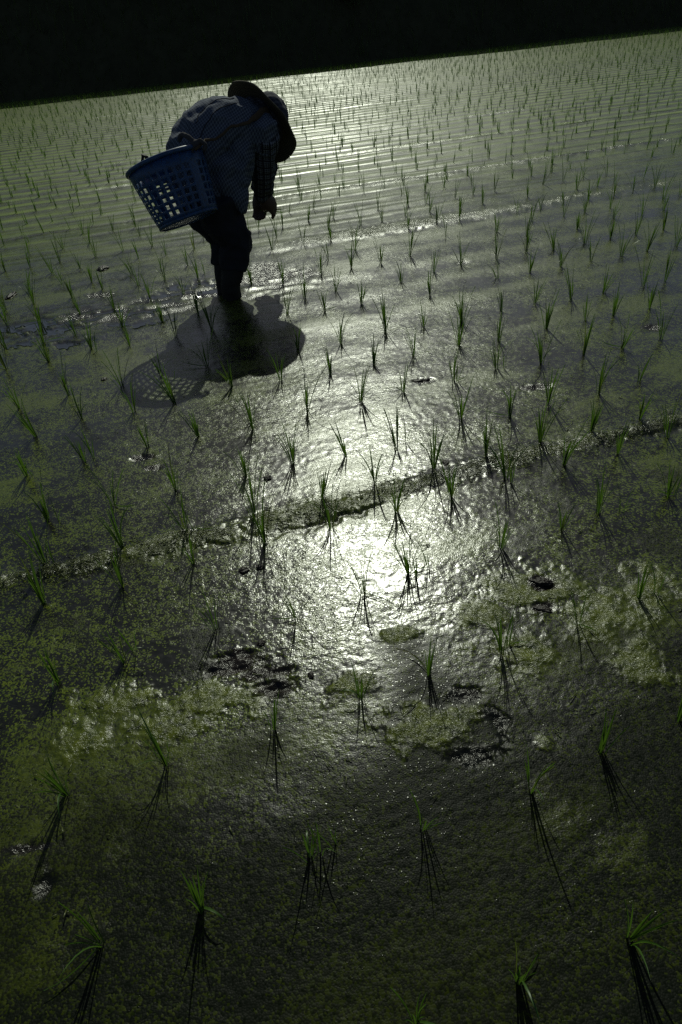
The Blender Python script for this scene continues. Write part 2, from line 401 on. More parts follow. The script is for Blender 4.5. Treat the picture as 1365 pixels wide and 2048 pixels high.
    wd = np.zeros_like(x)  # duckweed cover; this mask also carries the painted darkening of the foreground
    s = np.nonzero(r < 3)[0]
    if len(s):
        n3 = fbm(x[s] * 4.5, y[s] * 6, 71, 4)
        wd[s] = 1 - sstep(0.52, 0.98, v[s] + 0.10 * np.abs(u[s] - 0.18) * -1 + 0.35 * n3)
        wd[s] = np.maximum(wd[s], 0.8 * sstep(0.0, 0.35, n3 + 0.5 * (np.abs(u[s] - 0.3) - 0.75)) * (v[s] < 1.45))
    mat_ = np.zeros_like(x)
    s = np.nonzero(r < 5)[0]
    if len(s):
        mat_[s] = ks
        wd[s] *= (1 - 0.9 * ks)
    return z * (1 - sstep(24, 40, r)), mud, al, op, de, wd, mat_ * (1 - mud)

dense = np.arange(-40, 40.01, 0.115)
left = np.concatenate([np.arange(-180, -80, 5.0), np.arange(-80, -40, 0.6)])
az = np.radians(np.concatenate([left, dense, -left[::-1][:-1]]))
dep = np.arange(80, 2.2, -0.10)
rr = CAM_H / np.tan(np.radians(dep))
rr = np.concatenate([[0.02, 0.07, 0.12, 0.16], rr[rr > 0.19]])
far = [rr[-1]]
while far[-1] < 900: far.append(far[-1] * 1.12)
rr = np.concatenate([rr, far[1:]])
A, R = np.meshgrid(az, rr)
GX, GY = (R * np.sin(A)).ravel(), (R * np.cos(A)).ravel()
gz, g_mud, g_al, g_op, g_de, g_wd, g_mat = field(GX, GY)
na, nr = len(az), len(rr)
ii = np.arange(nr - 1)[:, None] * na; jj = np.arange(na)[None, :]; j2 = (jj + 1) % na
F = np.stack([ii + jj, ii + na + jj, ii + na + j2, ii + j2], -1).reshape(-1, 4)[:, ::-1]
gme = big_mesh('paddy_ground', np.stack([GX, GY, gz], 1), F)
for nm, arr in (('mud', g_mud), ('algae', g_al), ('open', g_op), ('debris', g_de), ('weed', g_wd), ('mat', g_mat)):
    a = gme.attributes.new(nm, 'FLOAT', 'POINT'); a.data.foreach_set('value', arr.astype(np.float32))
gob = link('paddy_ground', gme, M_PADDY)
tag(gob, 'flooded rice paddy of wet mud, duckweed and algae film', None, None, 'structure')
_gz = gz.reshape(nr, na)
def ground_z(x, y):
    """height of the sheet at the nearest grid point"""
    i = int(np.abs(rr - math.hypot(x, y)).argmin()); j = int(np.abs(az - math.atan2(x, y)).argmin())
    return float(_gz[i, j])

# ------------------------------------------------------------------ bits of straw and weed washed together
M_BITS = mat_simple('washed_up_bits', (0.010, 0.012, 0.004, 1), (0.13, 0.15, 0.03, 1), rough=0.4, scale=140.0)
def build_bits():
    rg = np.random.default_rng(9)
    n1, n2 = 6000, 2500
    u = np.concatenate([rg.uniform(-1.2, 2.2, n1), rg.uniform(-1.2, 2.2, n2)])
    vc = 1.445 + 0.022 * fbm(u * 1.6, u * 0 + 1.445, 31, 3) + 0.035 * fbm(u * 0.5, u * 0 + 1.445, 32, 2)
    v = vc + np.concatenate([rg.normal(0, 0.030, n1) * np.clip(1 + 1.2 * fbm(u[:n1] * 5, u[:n1] * 0, 81, 3), 0.3, 2), rg.uniform(-0.9, 2.2, n2)])
    # clumps with bare stretches between
    keep = rg.uniform(0, 1, n1 + n2) < np.clip(0.45 + 1.6 * fbm(u * 3.3, v * 9, 83, 3), 0.06, 1)
    u, v = u[keep], v[keep]; n1 = len(u); n2 = 0
    x, y = xy_of(u, v)
    z = field(x, y)[0]
    L = rg.gamma(1.3, 0.005, n1 + n2) + 0.0015; W = rg.uniform(0.0004, 0.0014, n1 + n2); H = rg.uniform(0.0003, 0.0010, n1 + n2)
    yaw = rg.normal(ROW_T, 0.9, n1 + n2); til = rg.normal(0, 0.25, n1 + n2)
    d = np.stack([np.cos(yaw) * np.cos(til), np.sin(yaw) * np.cos(til), np.sin(til)], 1)
    s = np.stack([-np.sin(yaw), np.cos(yaw), rg.normal(0, 0.35, n1 + n2)], 1); s /= np.linalg.norm(s, axis=1)[:, None]
    up = np.cross(d, s)
    c = np.stack([x, y, z + 0.0025 + rg.uniform(0, 0.004, n1 + n2)], 1)
    V = []
    for a, b_, e in ((-1, -1, -1), (-1, 1, -1), (-1, 1, 1), (-1, -1, 1), (1, -1, -1), (1, 1, -1), (1, 1, 1), (1, -1, 1)):
        V.append(c + d * (a * L / 2)[:, None] + s * (b_ * W / (1 if a < 0 else 2.2))[:, None] + up * (e * H)[:, None])
    V = np.stack(V, 1).reshape(-1, 3)
    q = np.array([(0, 1, 2, 3), (7, 6, 5, 4), (0, 4, 5, 1), (1, 5, 6, 2), (2, 6, 7, 3), (3, 7, 4, 0)])
    F = ((np.arange(n1 + n2) * 8)[:, None, None] + q[None]).reshape(-1, 4)
    o = link('floating_debris', big_mesh('floating_debris', V, F, False), M_BITS)
    tag(o, 'bits of straw and weed washed up along the ridge and over the film', 'debris', None, 'stuff')
build_bits()

# ------------------------------------------------------------------ embankment beyond the paddy
def build_bank():
    us = np.concatenate([np.arange(-160, -40, 4.0), np.arange(-40, 45, 0.5), np.arange(45, 165, 4.0)])
    prof = [(22.9, -0.3), (23.1, 0.12), (23.6, 1.0), (24.2, 2.0), (24.8, 3.05), (25.5, 4.2), (26.0, 4.86), (26.25, 5.0), (27.5, 5.05), (34, 5.1), (60, 6), (140, 7), (141, -1)]
    V = []; 
    for k, (v, z) in enumerate(prof):
        n = fbm(us * 0.35, us * 0 + v * 0.5, 61, 4)
        vv = v + 0.35 * n * (1 if 0 < k < 7 else 0.3); zz = z + (0.34 * fbm(us * 0.22, us * 0 + 3.3, 63, 4) + 0.10 * fbm(us * 1.1, us * 0 + k, 64, 3)) * (k > 4)
        xx, yy = xy_of(us, vv)
        V.append(np.stack([xx, yy, zz], 1))
    V = np.concatenate(V); n = len(us)
    i = np.arange(len(prof) - 1)[:, None] * n; j = np.arange(n - 1)[None, :]
    F = np.stack([i + j, i + j + 1, i + n + j + 1, i + n + j], -1).reshape(-1, 4)
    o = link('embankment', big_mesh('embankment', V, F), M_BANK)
    tag(o, 'dark shaded embankment closing off the far side of the paddy', None, None, 'structure')
build_bank()

rng = np.random.default_rng(5)
def blade_strips(base, ang, lean, length, width, curl, nseg=4):
    """many grass blades at once -> V, F arrays (quads)"""
    n = len(length)
    s = np.linspace(0, 1, nseg + 1)[None, :]
    th = lean[:, None] + curl[:, None] * s
    ds = length[:, None] / nseg
    hx = np.cumsum(np.sin(th) * ds, 1) - np.sin(th) * ds; hz = np.cumsum(np.cos(th) * ds, 1) - np.cos(th) * ds
    dx, dy = np.cos(ang)[:, None], np.sin(ang)[:, None]
    cx = base[:, 0:1] + hx * dx; cy = base[:, 1:2] + hx * dy; cz = base[:, 2:3] + hz
    w = width[:, None] * 0.5 * np.clip(np.array([0.75, 1.0, 0.85, 0.55, 0.06]) if nseg == 4 else np.linspace(1, 0.1, nseg + 1), 0, 1)[None, :]
    px, py = -dy, dx
    a = np.stack([cx + px * w, cy + py * w, cz], -1); b = np.stack([cx - px * w, cy - py * w, cz], -1)
    V = np.stack([a, b], 2).reshape(-1, 3)
    k = (np.arange(n) * (nseg + 1) * 2)[:, None]; q = (np.arange(nseg) * 2)[None, :]
    F = np.stack([k + q, k + q + 1, k + q + 3, k + q + 2], -1).reshape(-1, 4)
    return V, F
def build_bank_grass():
    n = 22000
    u = rng.uniform(-32, 40, n); s = rng.uniform(0, 1, n)
    v = 23.1 + 3.0 * s; z = 0.1 + 4.85 * s - 0.1
    x, y = xy_of(u, v - 0.15)
    V, F = blade_strips(np.stack([x, y, z], 1), rng.uniform(0, 6.28, n), rng.uniform(0, 0.7, n), rng.uniform(0.12, 0.5, n), rng.uniform(0.01, 0.03, n), rng.uniform(0.1, 1.2, n))
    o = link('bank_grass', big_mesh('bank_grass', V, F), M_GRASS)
    tag(o, 'rough dark grass covering the shaded embankment', 'grass', None, 'stuff')
build_bank_grass()

def shrub(u, s, size, label):
    x, y = xy_of(u, 23.0 + 3.0 * s); z = 0.05 + 4.8 * s
    root = empty('shrub', (x, y, z))
    tag(root, label, 'shrub', 'shrubs on the embankment')
    rs = np.random.default_rng(int(abs(u) * 100))
    V = []; Fc = []; tips = []
    for k in range(7):
        a = rs.uniform(0, 6.28); e = rs.uniform(0.1, 0.7)
        p = Vector((0, 0, -0.1)); d = Vector((math.cos(a) * e, math.sin(a) * e - 0.2, 1)).normalized()
        q = p + d * size * rs.uniform(0.6, 1.0); tips.append((p, q))
        for t0, rad in ((0, 0.022), (1, 0.006)):
            c = p.lerp(q, t0)
            for i in range(5):
                V.append((c.x + rad * math.cos(i * 1.2566), c.y + rad * math.sin(i * 1.2566), c.z))
        b = len(V) - 10
        for i in range(5): Fc.append((b + i, b + (i + 1) % 5, b + 5 + (i + 1) % 5, b + 5 + i))
    link('stem', mesh_from('stem', V, Fc), M_WOOD, root)
    n = 1500
    V = []; Fc = []
    for k in range(n):
        p, q = tips[rs.integers(len(tips))]
        c = p.lerp(q, rs.uniform(0.3, 1.05)) + Vector(rs.normal(0, 0.13 * size, 3))
        a = Vector(rs.normal(0, 1, 3)).normalized(); b = a.orthogonal().normalized(); l = rs.uniform(0.03, 0.07); w = l * 0.4
        i = len(V); V += [c - a * l, c + b * w, c + a * l, c - b * w]; Fc.append((i, i + 1, i + 2, i + 3))
    link('foliage', mesh_from('foliage', V, Fc, False), M_GRASS, root)
for (u, s, sz, lb) in ((-4.2, 0.35, 1.3, 'leafy shrub on the dark embankment at the top left corner'), (1.2, 0.5, 1.1, 'leafy shrub on the dark embankment straight above the farmer'),
                       (7.5, 0.3, 1.2, 'leafy shrub on the dark embankment right of the farmer'), (13.0, 0.25, 1.3, 'leafy shrub on the dark embankment near the top right corner')):
    shrub(u, s, sz, lb)

# ------------------------------------------------------------------ rice seedlings
SEEDS = [
    (0.032,0.282,1),(0.182,0.319,1),(0.351,0.354,1),(0.588,0.698,2),(0.424,0.648,2),(0.278,0.592,2),(-0.425,0.419,2),(-0.279,0.451,2),
    (-0.106,0.511,2),(-0.088,0.517,2),(-0.065,0.528,2),(0.085,0.543,2),(0.488,0.947,3),(0.644,1.006,3),(0.686,1.011,3),(-0.553,0.673,3),
    (-0.374,0.708,3),(0.002,0.813,3),(0.147,0.861,3),(-0.172,0.766,3),(0.308,0.894,3),(0.327,0.912,3),(0.149,1.162,4),(0.166,1.159,4),
    (0.200,1.178,4),(0.033,1.114,4),(-0.127,1.057,4),(0.559,1.273,4),(0.673,1.322,4),(0.878,1.366,4),(0.892,1.366,4),(0.390,1.223,4),
    (0.732,1.319,4),(-0.510,0.978,4),(-0.491,1.004,4),(-0.643,0.935,4),(-0.311,1.043,4),(-0.393,1.285,5),(-0.565,1.224,5),(-0.753,1.190,5),
    (0.311,1.459,5),(-0.210,1.342,5),(-0.032,1.374,5),(0.151,1.420,5),(1.009,1.653,5),(0.661,1.563,5),(0.837,1.599,5),(0.488,1.494,5),
    (0.481,1.516,5),(0.978,1.778,6),(-0.598,1.381,6),(-0.431,1.426,6),(-0.407,1.427,6),(-0.773,1.340,6),(-0.797,1.344,6),(-0.049,1.520,6),
    (0.107,1.564,6),(0.287,1.604,6),(-0.242,1.469,6),(0.454,1.651,6),(0.633,1.696,6),(0.806,1.733,6),(1.082,2.028,7),(0.917,1.964,7),
    (0.734,1.933,7),(0.587,1.873,7),(0.429,1.891,7),(-0.489,1.634,7),(-0.668,1.588,7),(-0.821,1.540,7),(-0.851,1.545,7),(0.194,1.729,7),
    (0.227,1.775,7),(-0.278,1.678,7),(-0.133,1.717,7),(0.034,1.727,7),(0.267,2.126,8),(0.109,2.086,8),(-0.083,2.047,8),(0.460,2.178,8),
    (-0.277,2.036,8),(1.139,2.310,8),(1.310,2.355,8),(0.978,2.278,8),(0.805,2.241,8),(0.659,2.231,8),(0.634,2.237,8),(0.468,2.163,8),
    (-0.999,1.808,8),(-0.978,1.812,8),(-0.822,1.856,8),(-0.795,1.869,8),(-0.625,1.913,8),(-0.457,1.947,8),(-0.270,1.954,8),(-0.913,2.163,9),
    (-0.723,2.181,9),(-0.577,2.221,9),(0.351,2.431,9),(0.185,2.375,9),(0.013,2.324,9),(-0.181,2.324,9),(-0.368,2.309,9),(1.234,2.633,9),
    (1.406,2.675,9),(1.106,2.610,9),(0.924,2.562,9),(0.706,2.484,9),(0.543,2.484,9),(-1.050,2.067,9),(-1.021,2.380,10),(-1.186,2.302,10),
    (-0.814,2.408,10),(-0.669,2.472,10),(-0.487,2.520,10),(0.435,2.715,10),(0.270,2.701,10),(0.070,2.620,10),(-0.115,2.613,10),(1.497,2.949,10),
    (1.605,2.967,10),(1.294,2.905,10),(1.128,2.852,10),(0.964,2.854,10),(0.799,2.804,10),(0.604,2.729,10),(-0.670,2.889,11),(-0.871,2.841,11),
    (-1.048,2.846,11),(-1.013,2.803,11),(-1.209,2.743,11),(-1.385,2.712,11),(-0.512,2.938,11),(0.529,3.099,11),(0.018,3.038,11),(0.196,3.076,11),
    (-0.160,3.041,11),(0.895,3.254,11),(1.070,3.295,11),(1.237,3.324,11),(1.405,3.363,11),(1.575,3.394,11),(1.727,3.433,11),(1.896,3.467,11),
    (-0.958,3.095,12),(-0.596,3.143,12),(-0.767,3.109,12),(-1.167,3.036,12),(-1.470,2.951,12),(-1.304,2.980,12),(0.609,3.446,12),(0.423,3.338,12),
    (0.085,3.308,12),(-0.074,3.242,12),(0.967,3.560,12),(1.149,3.630,12),(1.293,3.608,12),(1.484,3.668,12),(1.646,3.712,12),(1.793,3.731,12),
    (1.970,3.772,12),(0.768,3.526,12),(-1.416,3.286,13),(-1.577,3.275,13),(-1.228,3.340,13),(-1.059,3.365,13),(-0.897,3.502,13),(-0.711,3.470,13),
    (0.188,3.638,13),(0.019,3.603,13),(0.355,3.675,13),(0.527,3.751,13),(-0.184,3.496,13),(-0.356,3.525,13),(1.231,3.913,13),(1.546,3.962,13),
    (-1.540,3.580,14),(-1.670,3.516,14),(-1.342,3.617,14),(-1.201,3.717,14),(-1.000,3.725,14),(-0.859,3.769,14),(-0.667,3.753,14),(-0.637,3.817,14),
    (0.072,3.869,14),(0.234,3.987,14),(1.098,4.080,14),
]

rnd = random.Random(11)
def blade_mesh(kind, seed):
    rb = random.Random(seed)
    L = rb.uniform(0.85, 1.15); n = 6
    lean0 = rb.uniform(-0.03, 0.05)
    curl = {'up': rb.uniform(0.05, 0.35), 'arch': rb.uniform(0.6, 1.2), 'flop': rb.uniform(1.7, 2.3)}[kind]
    V = []; Fc = []
    x = z = 0.0
    tw = rb.uniform(-0.5, 0.5)
    for i in range(n + 1):
        s = i / n
        th = lean0 + curl * s ** 1.6
        if i:
            x += math.sin(th) * L / n; z += math.cos(th) * L / n
        w = 0.5 * (0.55 + 0.45 * min(1, s * 3)) * (1 - max(0, (s - 0.45) / 0.55) ** 1.7 * 0.97)
        a = tw * s
        # channelled cross-section: edges stand above the midrib
        V += [(x - 0.012 * math.sin(a), w * math.cos(a), z + 0.0), (x + 0.010, 0, z), (x + 0.012 * math.sin(a), -w * math.cos(a), z)]
        if i:
            b = 3 * i
            Fc += [(b - 3, b - 2, b + 1, b), (b - 2, b - 1, b + 2, b + 1)]
    return mesh_from('blade', V, Fc)
# unit blades: length 1, width 1 (scaled per blade)
BL = {k: [blade_mesh(k, 100 + 7 * i + j * 31) for i in range(n)] for j, (k, n) in enumerate((('up', 9), ('arch', 6), ('flop', 4)))}
for ml in BL.values():
    for me in ml: me.materials.append(M_BLADE)
WORDS = ['fifteen'] * 20; WORDS[13] = 'thirteen'; WORDS[14] = 'fourteen'; WORDS[:13] = ['zero', 'one', 'two', 'three', 'four', 'five', 'six', 'seven', 'eight', 'nine', 'ten', 'eleven', 'twelve']
_UN = ['first', 'second', 'third', 'fourth', 'fifth', 'sixth', 'seventh', 'eighth', 'ninth']
ORD = [''] + _UN + ['tenth', 'eleventh', 'twelfth', 'thirteenth', 'fourteenth', 'fifteenth', 'sixteenth', 'seventeenth', 'eighteenth', 'nineteenth', 'twentieth'] + ['twenty-' + a for a in _UN] + ['thirtieth'] + ['thirty-' + a for a in _UN]
GROUP = 'rice seedlings planted in rows'
def seedling(x, y, nb, hgt, floaters, rs, spread=0.12, lean=None, wide=(0.0034, 0.0054)):
    root = empty('rice_seedling', (x, y, ground_z(x, y) - 0.004))
    la = lean if lean is not None else (rs.uniform(0, 6.28), abs(rs.gauss(0, 0.10)))
    for k in range(nb):
        kind = 'up' if rs.random() < 0.86 else 'arch'
        me = rs.choice(BL[kind])
        o = link('blade', me, None, root)
        a = rs.uniform(0, 6.283); t = abs(rs.gauss(0, spread))
        ax = Vector((math.cos(a), math.sin(a), 0))
        ln = hgt * rs.uniform(0.55, 1.08)
        rot = Matrix.Rotation(la[1], 4, Vector((-math.sin(la[0]), math.cos(la[0]), 0))) @ Matrix.Rotation(t, 4, Vector((-math.sin(a), math.cos(a), 0))) @ Matrix.Rotation(a, 4, 'Z')
        o.matrix_local = Matrix.Translation(ax * rs.uniform(0.001, 0.007)) @ rot @ Matrix.Diagonal((ln, rs.uniform(0.0026, 0.0042) if wide is None else rs.uniform(*wide), ln, 1))
    for k in range(floaters):
        # bent over at the base and lying along the film, curved sideways
        me = rs.choice(BL['flop' if rs.random() < 0.5 else 'arch'])
        o = link('blade', me, None, root)
        a = rs.uniform(0, 6.283)
        if me in BL['flop']:
            ln = hgt * rs.uniform(0.55, 0.8)
            m = Matrix.Rotation(a, 4, 'Z') @ Matrix.Rotation(rs.uniform(0.15, 0.35), 4, 'Y')
        else:
            ln = hgt * rs.uniform(0.45, 0.7)
            m = Matrix.Rotation(a, 4, 'Z') @ Matrix.Rotation(1.49, 4, 'Y') @ Matrix.Rotation(rs.choice((-1.57, 1.57)), 4, 'Z')
        o.matrix_local = Matrix.Translation((0, 0, 0.008)) @ m @ Matrix.Diagonal((ln, rs.uniform(0.003, 0.0045), ln, 1))
    return root
SPECIAL = {  # row, order in row -> (blades, height, floating blades)
    (1, 1): (8, 0.13, 2), (1, 2): (8, 0.13, 2),
}
# the rows further out: the nearest as single seedlings, the rest as one mass
PXF = 1300.0
def to_px(x, y, z=0.0):
    d = Vector((x, y, z - CAM_H)); zc = d.dot(_f)
    if zc <= 0.05: return None
    return 682.5 + PXF * d.dot(_r) / zc, 1024 - PXF * d.dot(_u) / zc
hills = [(math.hypot(x, y), x, y, True, to_px(x, y), rw, uv_of(x, y)[0], True) for (x, y, rw) in SEEDS]
rows_v = [0.265, 0.515, 0.80, 1.09, 1.35, 1.495, 1.70, 2.0, 2.28, 2.54, 2.955, 3.215, 3.52, 3.84]
v = 4.10
while v < 22.6:
    rows_v.append(v); v += 0.285 + 0.03 * rnd.random()
measured = {rw: [uv_of(x, y)[0] for (x, y, r2) in SEEDS if r2 == rw] for rw in range(1, 15)}
for k, v0 in enumerate(rows_v, 1):
    wv = 0.03 * math.sin(k * 2.1)
    reach = 3.0 + v0 * 1.15
    u = -reach + rnd.uniform(0, 0.18)
    while u < reach + v0 * 0.35:
        u += 0.18
        if rnd.random() < 0.20: continue
        uu = u + rnd.gauss(0, 0.016); vv = v0 + wv + rnd.gauss(0, 0.02) + 0.02 * math.sin(uu * 0.7 + k)
        x, y = xy_of(uu, vv)
        if y < 0.2: continue
        q = to_px(x, y)
        if k <= 14:
            # inside the measured part of the field only the measured seedlings stand
            if q and -25 < q[0] < 1390 and q[1] > 470: continue
            if any(abs(uu - m) < 0.12 for m in measured[k]): continue
        if math.hypot(x + 0.44, y - 3.42) < 0.2: continue
        vis = q is not None and 0 <= q[0] <= 1365 and 0 <= q[1] <= 2048
        hills.append((math.hypot(x, y), x, y, vis, q, k, uu, False))
order = {}
for k in range(1, len(rows_v) + 1):
    for n, hq in enumerate(sorted((hq for hq in hills if hq[5] == k and hq[3]), key=lambda a: a[6]), 1):
        order[hq[:3]] = n
hills.sort()
room = 300 - len(SEEDS)
rest = []
near_ids = set()
for hq in hills:
    if hq[7]: near_ids.add(hq[:3])
    elif hq[3] and room > 0 and order[hq[:3]] < len(ORD):
        near_ids.add(hq[:3]); room -= 1
    else: rest.append((hq[1], hq[2]))
for (r, x, y, vis, q, rw, u, meas) in hills:
    if (r, x, y) not in near_ids: continue
    k = order[(r, x, y)]
    rs = random.Random(rw * 100 + k)
    if meas:
        small = any(0 < u - m < 0.06 for m in measured[rw])
        nb = (rs.choice((6, 7, 8, 9)) if rw < 4 else rs.choice((7, 8, 8, 9, 10, 11))) if not small else rs.choice((2, 3))
        hg = (rs.uniform(0.105, 0.15) if rw < 5 else rs.uniform(0.12, 0.18)) * (0.8 if small else 1)
        fl = rs.choice((0, 0, 1, 1)) if rw <= 4 else (rs.choice((0, 0, 0, 1)))
        nb, hg, fl = SPECIAL.get((rw, k), (nb, hg, fl))
        o = seedling(x, y, nb, hg, fl, rs, 0.12 if rw < 5 else 0.15, None, None if rw < 5 else (0.0034, 0.0054))
    else:
        nb, hg, fl = rs.choice((4, 5, 6, 7)), rs.uniform(0.12, 0.17), 0
        o = seedling(x, y, nb, hg, fl, rs, 0.13)
    size = 'short' if hg < 0.125 else ('tall' if hg > 0.155 else 'upright')
    tag(o, '%s rice seedling with %s blades, %s from left in %s row from bottom' % (size, WORDS[nb + fl], ORD[k], ORD[rw]), 'seedling', GROUP)
rest = np.array(rest)
nb = rng.integers(3, 7, len(rest))
idx = np.repeat(np.arange(len(rest)), nb)
bx = rest[idx] + rng.normal(0, 0.005, (len(idx), 2))
V, F = blade_strips(np.concatenate([bx, np.full((len(idx), 1), -0.008)], 1), rng.uniform(0, 6.283, len(idx)), np.abs(rng.normal(0, 0.14, len(idx))), rng.uniform(0.06, 0.15, len(idx)), rng.uniform(0.004, 0.007, len(idx)), rng.uniform(0.02, 0.4, len(idx)))
o = link('rice_seedlings', big_mesh('rice_seedlings', V, F), M_BLADE)
tag(o, 'distant rice seedlings standing in lines towards the dark embankment', 'seedlings', None, 'stuff')

# ------------------------------------------------------------------ clods of mud lying proud of the film
def clod(cx, cy, rx, ry, hz, seed, label):
    rs = random.Random(seed)
    bm = bmesh.new()
    bmesh.ops.create_icosphere(bm, subdivisions=4, radius=1.0)
    for vtx in bm.verts:
        p = vtx.co.copy()
        n = mnoise.fractal(p * 1.6 + Vector((seed, 0, 0)), 1.0, 2.0, 4)
        n2 = mnoise.fractal(p * 5 + Vector((0, seed, 0)), 1.0, 2.0, 3)
        p *= 1 + 0.40 * n + 0.16 * n2
        vtx.co = Vector((p.x * rx, p.y * ry, p.z * hz))
    me = bpy.data.meshes.new('mud_clod'); bm.to_mesh(me); bm.free()
    me.polygons.foreach_set('use_smooth', [True] * len(me.polygons))
    o = link('mud_clod', me, M_CLOD)
    o.location = (cx, cy, ground_z(cx, cy) + hz * 0.15)
    o.rotation_euler.z = rs.uniform(-0.5, 0.5)
    tag(o, label, 'mud', 'clods of wet mud')
clod(-0.219, 1.244, 0.0116, 0.0095, 0.0043, 3, 'right one of two small dark clods below the debris ridge')
clod(-0.259, 1.237, 0.0116, 0.0113, 0.0051, 4, 'left one of two small dark clods below the debris ridge')
clod(-0.205, 0.989, 0.0090, 0.0088, 0.0040, 5, 'round dark pebble of mud above the left footprint')
clod(-0.097, 0.888, 0.0064, 0.0091, 0.0040, 6, 'small pointed clod of mud just right of the left footprint')
clod(-0.905, 2.493, 0.0111, 0.0151, 0.0050, 7, 'lone dark clod of mud left of the basket shadow')
clod(-0.212, 1.647, 0.0124, 0.0136, 0.0056, 8, 'rounded lump of mud in the glare left of the debris ridge')
clod(0.328, 1.632, 0.0104, 0.0137, 0.0047, 9, 'dark clod of mud on the right part of the debris ridge')
clod(0.343, 2.204, 0.0295, 0.0124, 0.0056, 10, 'long dark clod of mud right of the sun glare')
clod(-1.291, 4.128, 0.0313, 0.0448, 0.0141, 11, 'dark clod of mud beyond the wheel track left of the farmer')
clod(-1.724, 3.756, 0.0230, 0.0590, 0.0103, 12, 'dark clod of mud in the wheel track near the left edge')
clod(0.450, 1.090, 0.0228, 0.0119, 0.0054, 13, 'upper of two dark mud lumps at the right of the glare')
clod(0.427, 1.008, 0.0218, 0.0094, 0.0042, 14, 'lower of two dark mud lumps at the right of the glare')

# ------------------------------------------------------------------ shapes for figure and basket
def ring_loft(pts, radii, hint, nseg=20, caps=True):
    """closed tube through pts; radii[i] = (along side axis, along the other axis); returns verts, faces"""
    pts = [Vector(p) for p in pts]; n = len(pts)
    V = []; Fc = []
    for i, p in enumerate(pts):
        d = (pts[min(i + 1, n - 1)] - pts[max(i - 1, 0)]).normalized()
        side = Vector(hint) - d * Vector(hint).dot(d)
        side.normalize(); oth = d.cross(side)
        a, b = radii[i] if isinstance(radii[i], tuple) else (radii[i], radii[i])
        for k in range(nseg):
            t = 2 * math.pi * k / nseg
            V.append(p + side * (a * math.cos(t)) + oth * (b * math.sin(t)))
        if i:
            o = (i - 1) * nseg
            for k in range(nseg):
                Fc.append((o + k, o + (k + 1) % nseg, o + nseg + (k + 1) % nseg, o + nseg + k))
    if caps:
        for i, sgn in ((0, -1), (n - 1, 1)):
            d = (pts[min(i + 1, n - 1)] - pts[max(i - 1, 0)]).normalized()
            a = radii[i] if not isinstance(radii[i], tuple) else min(radii[i])
            c = len(V); V.append(pts[i] + d * sgn * a * 0.55)
            o = i * nseg
            for k in range(nseg):
                Fc.append((o + k, o + (k + 1) % nseg, c) if sgn > 0 else (o + (k + 1) % nseg, o + k, c))
    return V, Fc
def ellipsoid(c, r, rot=None, nu=16, nv=10):
    c = Vector(c); V = []; Fc = []
    for j in range(nv + 1):
        ph = math.pi * j / nv
        for i in range(nu):
            t = 2 * math.pi * i / nu
            p = Vector((r[0] * math.sin(ph) * math.cos(t), r[1] * math.sin(ph) * math.sin(t), r[2] * math.cos(ph)))
            V.append(c + (rot @ p if rot else p))
        if j:
            o = (j - 1) * nu
            for i in range(nu): Fc.append((o + i, o + nu + i, o + nu + (i + 1) % nu, o + (i + 1) % nu))
    return V, Fc
def fuse(name, pieces, voxel, smooth=4, wrinkle=0.0, wscale=9.0, seed=0, aniso=(1, 1, 1)):
    """joins overlapping closed pieces into one continuous skin"""
    V = []; Fc = []
    for v, f in pieces:
        o = len(V); V += [tuple(q) for q in v]; Fc += [tuple(i + o for i in q) for q in f]
    me = mesh_from(name + '_raw', V, Fc)
    tmp = bpy.data.objects.new(name + '_raw', me); COL.objects.link(tmp)
    rm = tmp.modifiers.new('r', 'REMESH'); rm.mode = 'VOXEL'; rm.voxel_size = voxel
    if smooth:
        sm = tmp.modifiers.new('s', 'SMOOTH'); sm.iterations = smooth; sm.factor = 0.5
    dg = bpy.context.evaluated_depsgraph_get()
    res = bpy.data.meshes.new_from_object(tmp.evaluated_get(dg))
    bpy.data.objects.remove(tmp, do_unlink=True); bpy.data.meshes.remove(me)
    res.name = name
    if wrinkle:
        no = [v.normal.copy() for v in res.vertices]
        for v, n in zip(res.vertices, no):
            p = Vector((v.co.x * aniso[0], v.co.y * aniso[1], v.co.z * aniso[2])) * wscale + Vector((seed, seed, 0))
            k = mnoise.noise(p) + 0.5 * mnoise.noise(p * 2.3)
            k = 0.35 - abs(k) * 1.1
            v.co += n * (wrinkle * k)
    res.polygons.foreach_set('use_smooth', [True] * len(res.polygons))
    return res
def tube(name, pts, rad, mat, parent, n=10, flat=None, hint=(0.3, 0.2, 1)):
    r = [(rad[i] if isinstance(rad, (list, tuple)) else rad) for i in range(len(pts))]
    r = [(a, a * (flat or 1.0)) for a in r]
    V, Fc = ring_loft(pts, r, hint, n)
    return link(name, mesh_from(name, V, Fc), mat, parent)
def spline(pts, n):
    """Catmull-Rom through pts"""
    P = [Vector(p) for p in pts]; P = [P[0] * 2 - P[1]] + P + [P[-1] * 2 - P[-2]]
    out = []
    m = len(P) - 3
    for i in range(n + 1):
        t = i / n * m; k = min(int(t), m - 1); t -= k
        a, b, c, d = P[k:k + 4]
        out.append(0.5 * ((2 * b) + (c - a) * t + (2 * a - 5 * b + 4 * c - d) * t * t + (3 * b - a - 3 * c + d) * t ** 3))
    return out
def lerp_r(rs, n):
    out = []
    for i in range(n + 1):
        t = i / n * (len(rs) - 1); k = min(int(t), len(rs) - 2); t -= k
        a, b = rs[k], rs[k + 1]
        out.append(tuple(p + (q - p) * t for p, q in zip(a, b)))
    return out

